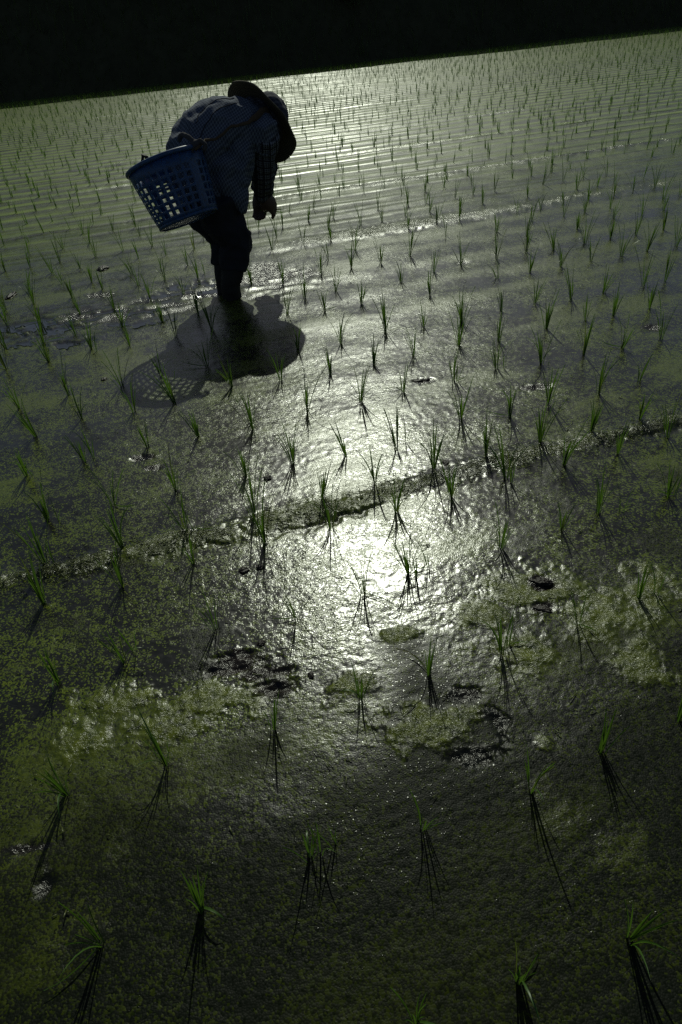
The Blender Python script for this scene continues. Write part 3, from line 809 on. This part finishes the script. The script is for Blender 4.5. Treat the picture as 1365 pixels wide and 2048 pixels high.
# ------------------------------------------------------------------ the farmer
HEAD_D = Vector((0.80, 0.60, 0.0)).normalized()     # the way the farmer faces
RIGHT_D = Vector((HEAD_D.y, -HEAD_D.x, 0.0))        # the farmer's right, towards the photographer
FOOT = Vector((-0.446, 3.41, 0.0))
person = empty('person', FOOT)
tag(person, 'person in checked shirt and wide straw hat bending over to plant seedlings', 'person')
INV = Matrix.Translation(-FOOT)
def wear(name, me, mat, parent=None):
    if parent is None or parent is person:
        me.transform(INV); return link(name, me, mat, person)
    me.transform(INV); return link(name, me, mat, parent)

S0 = Vector((-0.495, 3.43, 0.470)); S1 = Vector((-0.517, 3.42, 0.578)); S2 = Vector((-0.482, 3.42, 0.682))
S3 = Vector((-0.383, 3.45, 0.745)); S4 = Vector((-0.270, 3.50, 0.752)); S5 = Vector((-0.200, 3.55, 0.765))
HEADC = Vector((-0.150, 3.585, 0.745))
SHR = S4 + RIGHT_D * 0.135 + Vector((0.02, 0, -0.045)); SHL = S4 - RIGHT_D * 0.135 + Vector((0.02, 0, -0.045))
ELR = Vector((-0.208, 3.49, 0.545)); WRR = Vector((-0.236, 3.615, 0.412)); HDR = Vector((-0.185, 3.66, 0.335))
ELL = Vector((-0.20, 3.74, 0.545)); WRL = Vector((-0.255, 3.74, 0.405)); HDL = Vector((-0.262, 3.72, 0.352))
HPR = S0 + RIGHT_D * 0.085; HPL = S0 - RIGHT_D * 0.085
KNR = Vector((-0.385, 3.40, 0.255)); KNL = Vector((-0.455, 3.53, 0.255))
ANR = Vector((-0.445, 3.365, 0.05)); ANL = Vector((-0.482, 3.465, 0.05))

DORSAL = (S4 - S2).cross(RIGHT_D).normalized()
if DORSAL.z < 0: DORSAL = -DORSAL
M_SKIN = mat_simple('skin', (0.05, 0.03, 0.022, 1), (0.09, 0.055, 0.04, 1), rough=0.6, spec=0.3)
M_SHIRT = mat_check('checked_shirt', tuple((S4 - S2).normalized()), tuple((DORSAL - RIGHT_D).normalized()), 0.0115, (0.045, 0.055, 0.085, 1), (0.165, 0.185, 0.23, 1), 0.42)
M_SLEEVE = mat_check('tartan_sleeve', tuple((ELR - SHR).normalized()), tuple((HEAD_D + RIGHT_D * 0.5).normalized()), 0.011, (0.02, 0.022, 0.032, 1), (0.20, 0.21, 0.24, 1), 0.40, (0.034, 0.22, (0.012, 0.013, 0.02, 1)))
M_TROUSER = mat_simple('dark_trousers', (0.012, 0.013, 0.018, 1), (0.022, 0.023, 0.03, 1), rough=0.9, scale=25, bump=0.006, spec=0.2)
M_BOOT = mat_simple('rubber_boot', (0.008, 0.008, 0.009, 1), (0.02, 0.018, 0.015, 1), rough=0.7, scale=20, spec=0.25)
M_SCARF = mat_check('headscarf', (0.7, 0.2, 0.6), (-0.4, 0.8, 0.4), 0.018, (0.03, 0.032, 0.045, 1), (0.11, 0.11, 0.13, 1), 0.4)

def finger(base, dirv, bend, ln, r):
    d = Vector(dirv).normalized(); b = Vector(bend).normalized()
    p = [Vector(base)]
    for k, (frac, ang) in enumerate(((0.42, 0.15), (0.33, 0.6), (0.25, 1.05))):
        p.append(p[-1] + (d * math.cos(ang) + b * math.sin(ang)) * ln * frac)
    return ring_loft(p, [r, r, r * 0.92, r * 0.78], (0.31, 0.2, 0.93), 8)
def hand(wr, hd, grip):
    d = (hd - wr).normalized(); g = Vector(grip); g = (g - d * g.dot(d)).normalized(); s = d.cross(g)
    P = [ring_loft([wr - d * 0.02, wr + d * 0.02, wr + d * 0.05, wr + d * 0.08], [(0.030, 0.026), (0.039, 0.027), (0.045, 0.028), (0.043, 0.024)], s, 12)]
    for k, (o, ln) in enumerate(((-0.029, 0.066), (-0.010, 0.074), (0.010, 0.071), (0.028, 0.058))):
        P.append(finger(wr + d * 0.072 + s * o, d, g, ln * 1.12, 0.0112))
    P.append(ring_loft([wr + d * 0.02 - s * 0.025 + g * 0.008, wr + d * 0.045 - s * 0.042 + g * 0.022, wr + d * 0.066 - s * 0.03 + g * 0.038, wr + d * 0.078 - s * 0.012 + g * 0.042], [0.013, 0.0115, 0.010, 0.0075], g, 8))
    return P
def build_body():
    hd = (HEADC - S5).normalized()
    P = [ring_loft(spline([S0, S1, S2, S3, S4], 8), lerp_r([(0.125, 0.09), (0.13, 0.095), (0.12, 0.085), (0.125, 0.085), (0.13, 0.07)], 8), RIGHT_D, 20),
         ring_loft([S4, S5, HEADC], [(0.06, 0.055), (0.045, 0.045), (0.05, 0.05)], RIGHT_D, 14),
         ellipsoid(HEADC, (0.075, 0.092, 0.10), HEAD_D.to_track_quat('X', 'Z').to_matrix())]
    face = (HEAD_D * 0.45 - Vector((0, 0, 1))).normalized(); chin = (-HEAD_D * 0.4 - Vector((0, 0, 0.5))).normalized()
    P += [ellipsoid(HEADC + face * 0.092, (0.014, 0.014, 0.02)), ellipsoid(HEADC + face * 0.07 + chin * 0.045, (0.03, 0.03, 0.022)),
          ellipsoid(HEADC + RIGHT_D * 0.073, (0.012, 0.02, 0.026)), ellipsoid(HEADC - RIGHT_D * 0.073, (0.012, 0.02, 0.026))]
    for sh, el, wr, hdp in ((SHR, ELR, WRR, HDR), (SHL, ELL, WRL, HDL)):
        P.append(ring_loft([S4, sh, sh.lerp(el, 0.5), el, el.lerp(wr, 0.45), wr], [0.055, 0.046, 0.040, 0.034, 0.032, 0.023], (0.3, 0.5, 0.1), 14))
    P += hand(WRR, HDR, (-0.9, 0.3, 0.1)); P += hand(WRL, HDL, (-0.3, -0.9, 0.1))
    for hp, kn, an in ((HPR, KNR, ANR), (HPL, KNL, ANL)):
        P.append(ring_loft([hp, hp.lerp(kn, 0.5), kn, kn.lerp(an, 0.4), an, an - Vector((0, 0, 0.10))], [0.078, 0.066, 0.048, 0.046, 0.032, 0.034], (0.6, 0.4, 0.1), 14))
        P.append(ring_loft([an + Vector((-0.03, -0.02, -0.12)), an + HEAD_D * 0.05 + Vector((0, 0, -0.115)), an + HEAD_D * 0.13 + Vector((0, 0, -0.13))], [0.03, 0.036, 0.026], RIGHT_D, 12))
    return fuse('body', P, 0.0065, 2)
wear('body', build_body(), M_SKIN)

def build_shirt():
    sp = spline([S0 + Vector((0.0, 0, 0.0)), S1, S2, S3, S4, S4.lerp(S5, 0.75)], 12)
    P = [ring_loft(sp, lerp_r([(0.150, 0.118), (0.155, 0.125), (0.150, 0.118), (0.155, 0.112), (0.150, 0.092), (0.065, 0.058)], 12), RIGHT_D, 28)]
    for sh, el in ((SHR, ELR), (SHL, ELL)):
        P.append(ring_loft([S4 + (sh - S4) * 0.35, sh, sh.lerp(el, 0.35)], [0.085, 0.066, 0.058], (0.3, 0.5, 0.1), 18))
    P.append(ring_loft([Vector((-0.325, 3.45, 0.70)), Vector((-0.335, 3.425, 0.625)), Vector((-0.365, 3.41, 0.545)), Vector((-0.385, 3.40, 0.47))], [(0.125, 0.085), (0.13, 0.085), (0.125, 0.08), (0.10, 0.06)], RIGHT_D, 20))
    # the tails hang away from the belly
    t = RIGHT_D * 0.10
    P.append(ring_loft([S2 + t + Vector((0.05, 0, -0.06)), S1 + t + Vector((0.09, 0, -0.04)), S0 + t + Vector((0.105, -0.005, 0.0)), S0 + t + Vector((0.115, -0.01, -0.065))], [(0.06, 0.075), (0.05, 0.07), (0.045, 0.05), (0.02, 0.02)], RIGHT_D, 16))
    return fuse('shirt', P, 0.0075, 2, 0.026, 8.0, 3.0, (1, 1, 1.4))
shirt = wear('shirt', build_shirt(), M_SHIRT)
def build_sleeve(sh, el, wr, seed):
    c = spline([sh.lerp(el, 0.05), sh.lerp(el, 0.55), el, el.lerp(wr, 0.5), el.lerp(wr, 0.93)], 14)
    P = [ring_loft(c, lerp_r([(0.062, 0.062), (0.058, 0.06), (0.056, 0.058), (0.053, 0.053), (0.045, 0.045)], 14), (0.3, 0.5, 0.1), 18),
         ring_loft([el.lerp(wr, 0.80), el.lerp(wr, 0.97)], [0.052, 0.048], (0.3, 0.5, 0.1), 18)]
    return fuse('sleeve', P, 0.006, 2, 0.015, 12.0, seed)
wear('sleeve', build_sleeve(SHR, ELR, WRR, 1.0), M_SLEEVE, shirt)
wear('sleeve', build_sleeve(SHL, ELL, WRL, 5.0), M_SLEEVE, shirt)
# seam of the yoke across the back
def on_shirt(p, lift):
    ok, loc, nor, _ = shirt.closest_point_on_mesh(Vector(p) - FOOT)
    return loc + FOOT + nor * lift
bpy.context.view_layer.update()
for seam in (((-0.29, 3.42, 0.86), (-0.36, 3.40, 0.85), (-0.43, 3.37, 0.80), (-0.475, 3.34, 0.735)), ((-0.27, 3.38, 0.84), (-0.34, 3.35, 0.82), (-0.42, 3.31, 0.77), (-0.46, 3.28, 0.71))):
    tube('seam', [on_shirt(p, 0.0015) - FOOT for p in spline(seam, 14)], 0.0018, M_TROUSER, shirt, 6)
def build_trousers():
    P = [ring_loft([S1 + Vector((0, 0, 0.03)), S0, S0 - Vector((-0.02, 0, 0.06))], [(0.14, 0.10), (0.145, 0.115), (0.10, 0.09)], RIGHT_D, 22)]
    for hp, kn, an in ((HPR, KNR, ANR), (HPL, KNL, ANL)):
        c = spline([hp, hp.lerp(kn, 0.5) + Vector((-0.012, 0, 0)), kn, kn.lerp(an, 0.35), kn.lerp(an, 0.6)], 12)
        P.append(ring_loft(c, lerp_r([(0.112, 0.112), (0.103, 0.103), (0.083, 0.083), (0.072, 0.072), (0.066, 0.066)], 12), (0.6, -0.6, 0.1), 20))
    return fuse('trousers', P, 0.0075, 2, 0.020, 9.0, 8.0)
wear('trousers', build_trousers(), M_TROUSER)
for kn, an in ((KNR, ANR), (KNL, ANL)):
    c = spline([kn.lerp(an, 0.40), kn.lerp(an, 0.75), an, an - Vector((0, 0, 0.12))], 8)
    P = [ring_loft(c, lerp_r([(0.058, 0.058), (0.054, 0.054), (0.048, 0.048), (0.05, 0.05)], 8), (0.6, -0.6, 0.1), 18),
         ring_loft([an + Vector((-0.035, -0.02, -0.125)), an + HEAD_D * 0.06 + Vector((0, 0, -0.12)), an + HEAD_D * 0.15 + Vector((0, 0, -0.135))], [0.042, 0.046, 0.034], RIGHT_D, 14)]
    wear('boot', fuse('boot', P, 0.007, 2, 0.006, 14.0, 2.0), M_BOOT)

# scarf wrapped over head and neck
wear('headscarf', fuse('headscarf', [
    ellipsoid(HEADC, (0.086, 0.10, 0.106), HEAD_D.to_track_quat('X', 'Z').to_matrix()),
    ring_loft([S4.lerp(S5, 0.45) + Vector((0, 0, 0.01)), S5, HEADC], [(0.082, 0.072), (0.088, 0.082), (0.085, 0.085)], RIGHT_D, 18)], 0.007, 3, 0.009, 13.0, 4.0), M_SCARF)

# straw hat: lathe with a braided profile, brim drooping and a little uneven
def mat_straw():
    m, nt, bs, out = new_mat('plaited_straw')
    L = nt.links
    tc = nt.nodes.new('ShaderNodeTexCoord')
    no = nd(nt, 'ShaderNodeTexNoise', Scale=60.0, Detail=4.0); L.new(tc.outputs['Object'], no.inputs['Vector'])
    sp = nt.nodes.new('ShaderNodeSeparateXYZ'); L.new(tc.outputs['Object'], sp.inputs[0])
    rad = math_n(nt, 'SQRT', math_n(nt, 'ADD', math_n(nt, 'POWER', sp.outputs[0], 2.0), math_n(nt, 'POWER', sp.outputs[1], 2.0)))
    # the plait winds round the hat: a stripe every 11 mm measured along the profile
    fr = math_n(nt, 'FRACT', math_n(nt, 'MULTIPLY', math_n(nt, 'ADD', math_n(nt, 'SUBTRACT', rad, sp.outputs[2]), 1.0), 90.0))
    st = math_n(nt, 'LESS_THAN', fr, 0.4)
    col = mix_col(nt, st, (0.13, 0.11, 0.07, 1), (0.035, 0.030, 0.022, 1))
    col = mix_col(nt, math_n(nt, 'MULTIPLY', no.outputs['Fac'], 0.6), col, (0.04, 0.034, 0.024, 1))
    L.new(col, bs.inputs['Base Color']); bs.inputs['Roughness'].default_value = 0.85
    bs.inputs['Specular IOR Level'].default_value = 0.2
    return m
M_STRAW = mat_straw()
HAT_AX = Vector((0.64, 0.60, 0.40)).normalized()
HAT_C = Vector((-0.178, 3.57, 0.745))
def build_hat():
    prof = []
    for k in range(9):                              # crown from the top out
        t = k / 8 * math.pi / 2
        prof.append((0.088 * math.sin(t) ** 0.8, 0.040 + 0.068 * math.cos(t) ** 0.85))
    prof += [(0.091, 0.020), (0.093, 0.004)]
    for k in range(1, 16):
        s = k / 15
        prof.append((0.093 + 0.102 * s, 0.004 - 0.030 * s ** 1.4 + 0.0014 * (k % 2)))
    inner = [(r - 0.003 if r < 0.19 else r, z - 0.005) for r, z in reversed(prof)]
    full = prof + inner
    n = 56; V = []; Fc = []
    for i, (r, z) in enumerate(full):
        for k in range(n):
            a = 2 * math.pi * k / n
            e = max(0, (r - 0.095) / 0.10)
            zz = z + e * (0.016 * math.sin(2 * a + 0.6) + 0.008 * math.sin(3 * a + 2) + 0.004 * math.sin(7 * a))
            V.append((r * math.cos(a), r * math.sin(a), zz))
        if i:
            o = (i - 1) * n
            for k in range(n): Fc.append((o + k, o + n + k, o + n + (k + 1) % n, o + (k + 1) % n))
    return mesh_from('hat', V, Fc)
hat = link('hat', build_hat(), M_STRAW, person)
hat.matrix_local = Matrix.Translation(HAT_C - FOOT) @ HAT_AX.to_track_quat('Z', 'Y').to_matrix().to_4x4()
def build_band():
    V, Fc = [], []
    n = 48
    for (r, z) in ((0.0945, 0.006), (0.097, 0.012), (0.0965, 0.026), (0.0925, 0.030)):
        for k in range(n): V.append((r * math.cos(2 * math.pi * k / n), r * math.sin(2 * math.pi * k / n), z))
    for i in range(3):
        for k in range(n): Fc.append((i * n + k, i * n + (k + 1) % n, (i + 1) * n + (k + 1) % n, (i + 1) * n + k))
    return mesh_from('hat_band', V, Fc)
link('hat_band', build_band(), M_TROUSER, hat)

# bunch of seedlings in the farmer's fingers
bunch = empty('seedling_bunch', HDR + Vector((-0.02, 0.01, -0.01)))
tag(bunch, 'small bunch of rice seedlings held in the fingers of the bending person', 'seedlings')
rb = random.Random(3)
for k in range(9):
    o = link('blade', rb.choice(BL['up' if k % 3 else 'arch']), None, bunch)
    a = rb.gauss(0, 0.5); d = Vector((-0.80 + rb.gauss(0, 0.15), -0.25 + rb.gauss(0, 0.25), 0.05 + rb.gauss(0, 0.25))).normalized()
    if k > 5: d = Vector((0.85, -0.2 + rb.gauss(0, 0.2), 0.1 + rb.gauss(0, 0.15))).normalized()
    ln = rb.uniform(0.05, 0.085)
    o.matrix_local = d.to_track_quat('Z', 'Y').to_matrix().to_4x4() @ Matrix.Rotation(rb.uniform(0, 6.28), 4, 'Z') @ Matrix.Diagonal((ln, 0.005, ln, 1))

# ------------------------------------------------------------------ the basket
def mat_plastic():
    m, nt, bs, out = new_mat('blue_plastic')
    L = nt.links
    geo = nt.nodes.new('ShaderNodeNewGeometry')
    no = nd(nt, 'ShaderNodeTexNoise', Scale=14.0, Detail=6.0, Roughness=0.65); L.new(geo.outputs['Position'], no.inputs['Vector'])
    n2 = nd(nt, 'ShaderNodeTexNoise', Scale=90.0, Detail=3.0); L.new(geo.outputs['Position'], n2.inputs['Vector'])
    col = mix_col(nt, no.outputs['Fac'], (0.006, 0.024, 0.07, 1), (0.017, 0.078, 0.21, 1))
    grime = math_n(nt, 'MULTIPLY', math_n(nt, 'GREATER_THAN', n2.outputs['Fac'], 0.58), 0.6)
    col = mix_col(nt, grime, col, (0.02, 0.022, 0.02, 1))
    L.new(col, bs.inputs['Base Color']); bs.inputs['Roughness'].default_value = 0.42
    tr = nt.nodes.new('ShaderNodeBsdfTranslucent'); tr.inputs['Color'].default_value = (0.02, 0.14, 0.5, 1)
    mx = nt.nodes.new('ShaderNodeMixShader'); mx.inputs[0].default_value = 0.10
    L.new(bs.outputs[0], mx.inputs[1]); L.new(tr.outputs[0], mx.inputs[2]); L.new(mx.outputs[0], out.inputs['Surface'])
    return m
M_BASKET = mat_plastic()
M_ROPE = mat_simple('brown_strap', (0.05, 0.035, 0.022, 1), (0.10, 0.07, 0.045, 1), rough=0.9, scale=120, bump=0.002, spec=0.1)
B_BOT = Vector((-0.548, 3.145, 0.432)); B_RIM = Vector((-0.607, 3.205, 0.655))
B_AX = (B_RIM - B_BOT).normalized(); B_H = (B_RIM - B_BOT).length
R_BOT, R_TOP = 0.136, 0.172
basket = empty('basket', B_BOT)
tag(basket, 'tilted blue plastic basket with square holes slung at the farmer\'s hip', 'basket')
BROT = B_AX.to_track_quat('Z', 'Y').to_matrix().to_4x4()
def wall_r(s): return R_BOT + (R_TOP - R_BOT) * s ** 0.85 - 0.02 * max(0, 0.06 - s)
def bpt(a, s, dr=0.0):
    r = wall_r(s) + dr
    return Vector((r * math.cos(a), r * math.sin(a), s * B_H))
def build_wall():
    V = []; Fc = []
    n = 28; rows = 6; s0, s1 = 0.06, 0.81
    def quad(a, b, c, d):
        i = len(V); V.extend([a, b, c, d]); Fc.append((i, i + 1, i + 2, i + 3))
    da = 2 * math.pi / n; ds = (s1 - s0) / rows
    for c in range(n):
        a0 = c * da
        quad(bpt(a0, 0), bpt(a0 + da, 0), bpt(a0 + da, s0), bpt(a0, s0))
        solid = c % 14 == 7
        for r in range(rows):
            lo, hi = s0 + r * ds, s0 + (r + 1) * ds
            if solid:
                quad(bpt(a0, lo), bpt(a0 + da, lo), bpt(a0 + da, hi), bpt(a0, hi)); continue
            ia, ib = a0 + da * 0.18, a0 + da * 0.82; il, ih = lo + ds * 0.17, hi - ds * 0.17
            O = [(a0, lo), (a0 + da, lo), (a0 + da, hi), (a0, hi)]; I = [(ia, il), (ib, il), (ib, ih), (ia, ih)]
            for k in range(4):
                k2 = (k + 1) % 4
                quad(bpt(*O[k]), bpt(*O[k2]), bpt(*I[k2]), bpt(*I[k]))
        # band under the rim, with a handle slot on either side
        slot = c % 14 in (10, 11)
        if not slot:
            quad(bpt(a0, s1), bpt(a0 + da, s1), bpt(a0 + da, 1), bpt(a0, 1))
        else:
            quad(bpt(a0, s1), bpt(a0 + da, s1), bpt(a0 + da, s1 + 0.045), bpt(a0, s1 + 0.045))
            quad(bpt(a0, 0.935), bpt(a0 + da, 0.935), bpt(a0 + da, 1), bpt(a0, 1))
    bm = bmesh.new()
    vs = [bm.verts.new(v) for v in V]
    for q in Fc: bm.faces.new([vs[i] for i in q])
    bmesh.ops.remove_doubles(bm, verts=bm.verts, dist=1e-5)
    me = bpy.data.meshes.new('wall'); bm.to_mesh(me); bm.free()
    me.polygons.foreach_set('use_smooth', [True] * len(me.polygons))
    return me
BSPIN = Matrix.Rotation(math.radians(0), 4, 'Z')
def bpart(name, me, mat, parent=None):
    o = link(name, me, mat, parent or basket)
    if parent is None: o.matrix_local = BROT @ BSPIN
    return o
wl = bpart('wall', build_wall(), M_BASKET)
so = wl.modifiers.new('thickness', 'SOLIDIFY'); so.thickness = 0.0035; so.offset = 0
def ring_tube(rad, z, tr, n=64, m=8):
    V = []; Fc = []
    for k in range(n):
        a = 2 * math.pi * k / n
        for j in range(m):
            b = 2 * math.pi * j / m
            V.append(((rad + tr * math.cos(b)) * math.cos(a), (rad + tr * math.cos(b)) * math.sin(a), z + tr * 1.3 * math.sin(b)))
    for k in range(n):
        for j in range(m):
            Fc.append((k * m + j, ((k + 1) % n) * m + j, ((k + 1) % n) * m + (j + 1) % m, k * m + (j + 1) % m))
    return V, Fc
bpart('rim', mesh_from('rim', *ring_tube(R_TOP + 0.003, B_H, 0.0075)), M_BASKET)
bpart('base_ring', mesh_from('base_ring', *ring_tube(R_BOT - 0.002, 0.0, 0.006)), M_BASKET)
def build_bottom():
    V = []; Fc = []
    def bar(p, q, w, h):
        p, q = Vector(p), Vector(q); d = (q - p).normalized(); s = Vector((-d.y, d.x, 0)) * w
        i = len(V)
        for c in (p, q):
            V.extend([c + s + Vector((0, 0, h)), c - s + Vector((0, 0, h)), c - s - Vector((0, 0, h)), c + s - Vector((0, 0, h))])
        for k in range(4): Fc.append((i + k, i + (k + 1) % 4, i + 4 + (k + 1) % 4, i + 4 + k))
        Fc.extend([(i + 3, i + 2, i + 1, i), (i + 4, i + 5, i + 6, i + 7)])
    for k in range(-6, 7):
        y = k * 0.0195; x = math.sqrt(max(0, (R_BOT - 0.003) ** 2 - y * y))
        bar((-x, y, 0), (x, y, 0), 0.0038, 0.002); bar((y, -x, 0.0006), (y, x, 0.0006), 0.0038, 0.002)
    return mesh_from('bottom', V, Fc, False)
bpart('bottom', build_bottom(), M_BASKET)
# nub of the folded handle standing above the rim
def local_b(p): return Vector(p) - B_BOT
tube('handle', [local_b(p) for p in ((-0.684, 3.14, 0.645), (-0.690, 3.14, 0.675), (-0.682, 3.14, 0.700), (-0.669, 3.14, 0.692), (-0.664, 3.142, 0.650))], 0.0085, M_BOOT, basket, 8)
strap_ctrl = [(-0.455, 3.10, 0.705), (-0.40, 3.12, 0.735), (-0.33, 3.20, 0.752), (-0.265, 3.28, 0.770), (-0.205, 3.36, 0.775), (-0.165, 3.44, 0.765), (-0.13, 3.53, 0.73), (-0.11, 3.60, 0.66)]
sp = spline(strap_ctrl, 24)
sp = [p if i < 2 else p.lerp(on_shirt(p, 0.006), min(1, (i - 1) / 5)) for i, p in enumerate(sp)]
tube('strap', [local_b(p) for p in sp], [0.0055] * 11 + [0.006, 0.007, 0.010, 0.014, 0.017, 0.019, 0.020, 0.020, 0.019, 0.018, 0.015, 0.012, 0.010, 0.008], M_ROPE, basket, 10, 0.4, (0.1, 0.35, 0.93))
M_CLOTH = mat_simple('faded_cloth', (0.035, 0.032, 0.035, 1), (0.09, 0.085, 0.085, 1), rough=0.95, scale=30, spec=0.1)
kn = Vector((-0.452, 3.13, 0.722))
kp = [ellipsoid(kn, (0.020, 0.018, 0.017)), ring_loft(spline([kn, kn + Vector((-0.03, 0.01, 0.03)), kn + Vector((-0.055, 0.03, 0.035)), kn + Vector((-0.075, 0.05, 0.012))], 8), [0.010] * 9, (0.1, 0.8, 0.4), 10),
      ring_loft(spline([kn, kn + Vector((-0.02, -0.012, -0.02)), kn + Vector((-0.026, -0.016, -0.05))], 6), [0.009, 0.010, 0.011, 0.010, 0.009, 0.007, 0.005], (0.8, 0.1, 0.1), 10),
      ring_loft(spline([kn, kn + Vector((0.022, -0.008, 0.012)), kn + Vector((0.04, -0.005, -0.006)), kn + Vector((0.03, -0.008, -0.025))], 6), [0.009] * 7, (0.1, 0.8, 0.4), 10)]
km = fuse('knot', kp, 0.004, 1, 0.004, 40.0, 1.0); km.transform(Matrix.Translation(-B_BOT))
link('knot', km, M_CLOTH, basket)
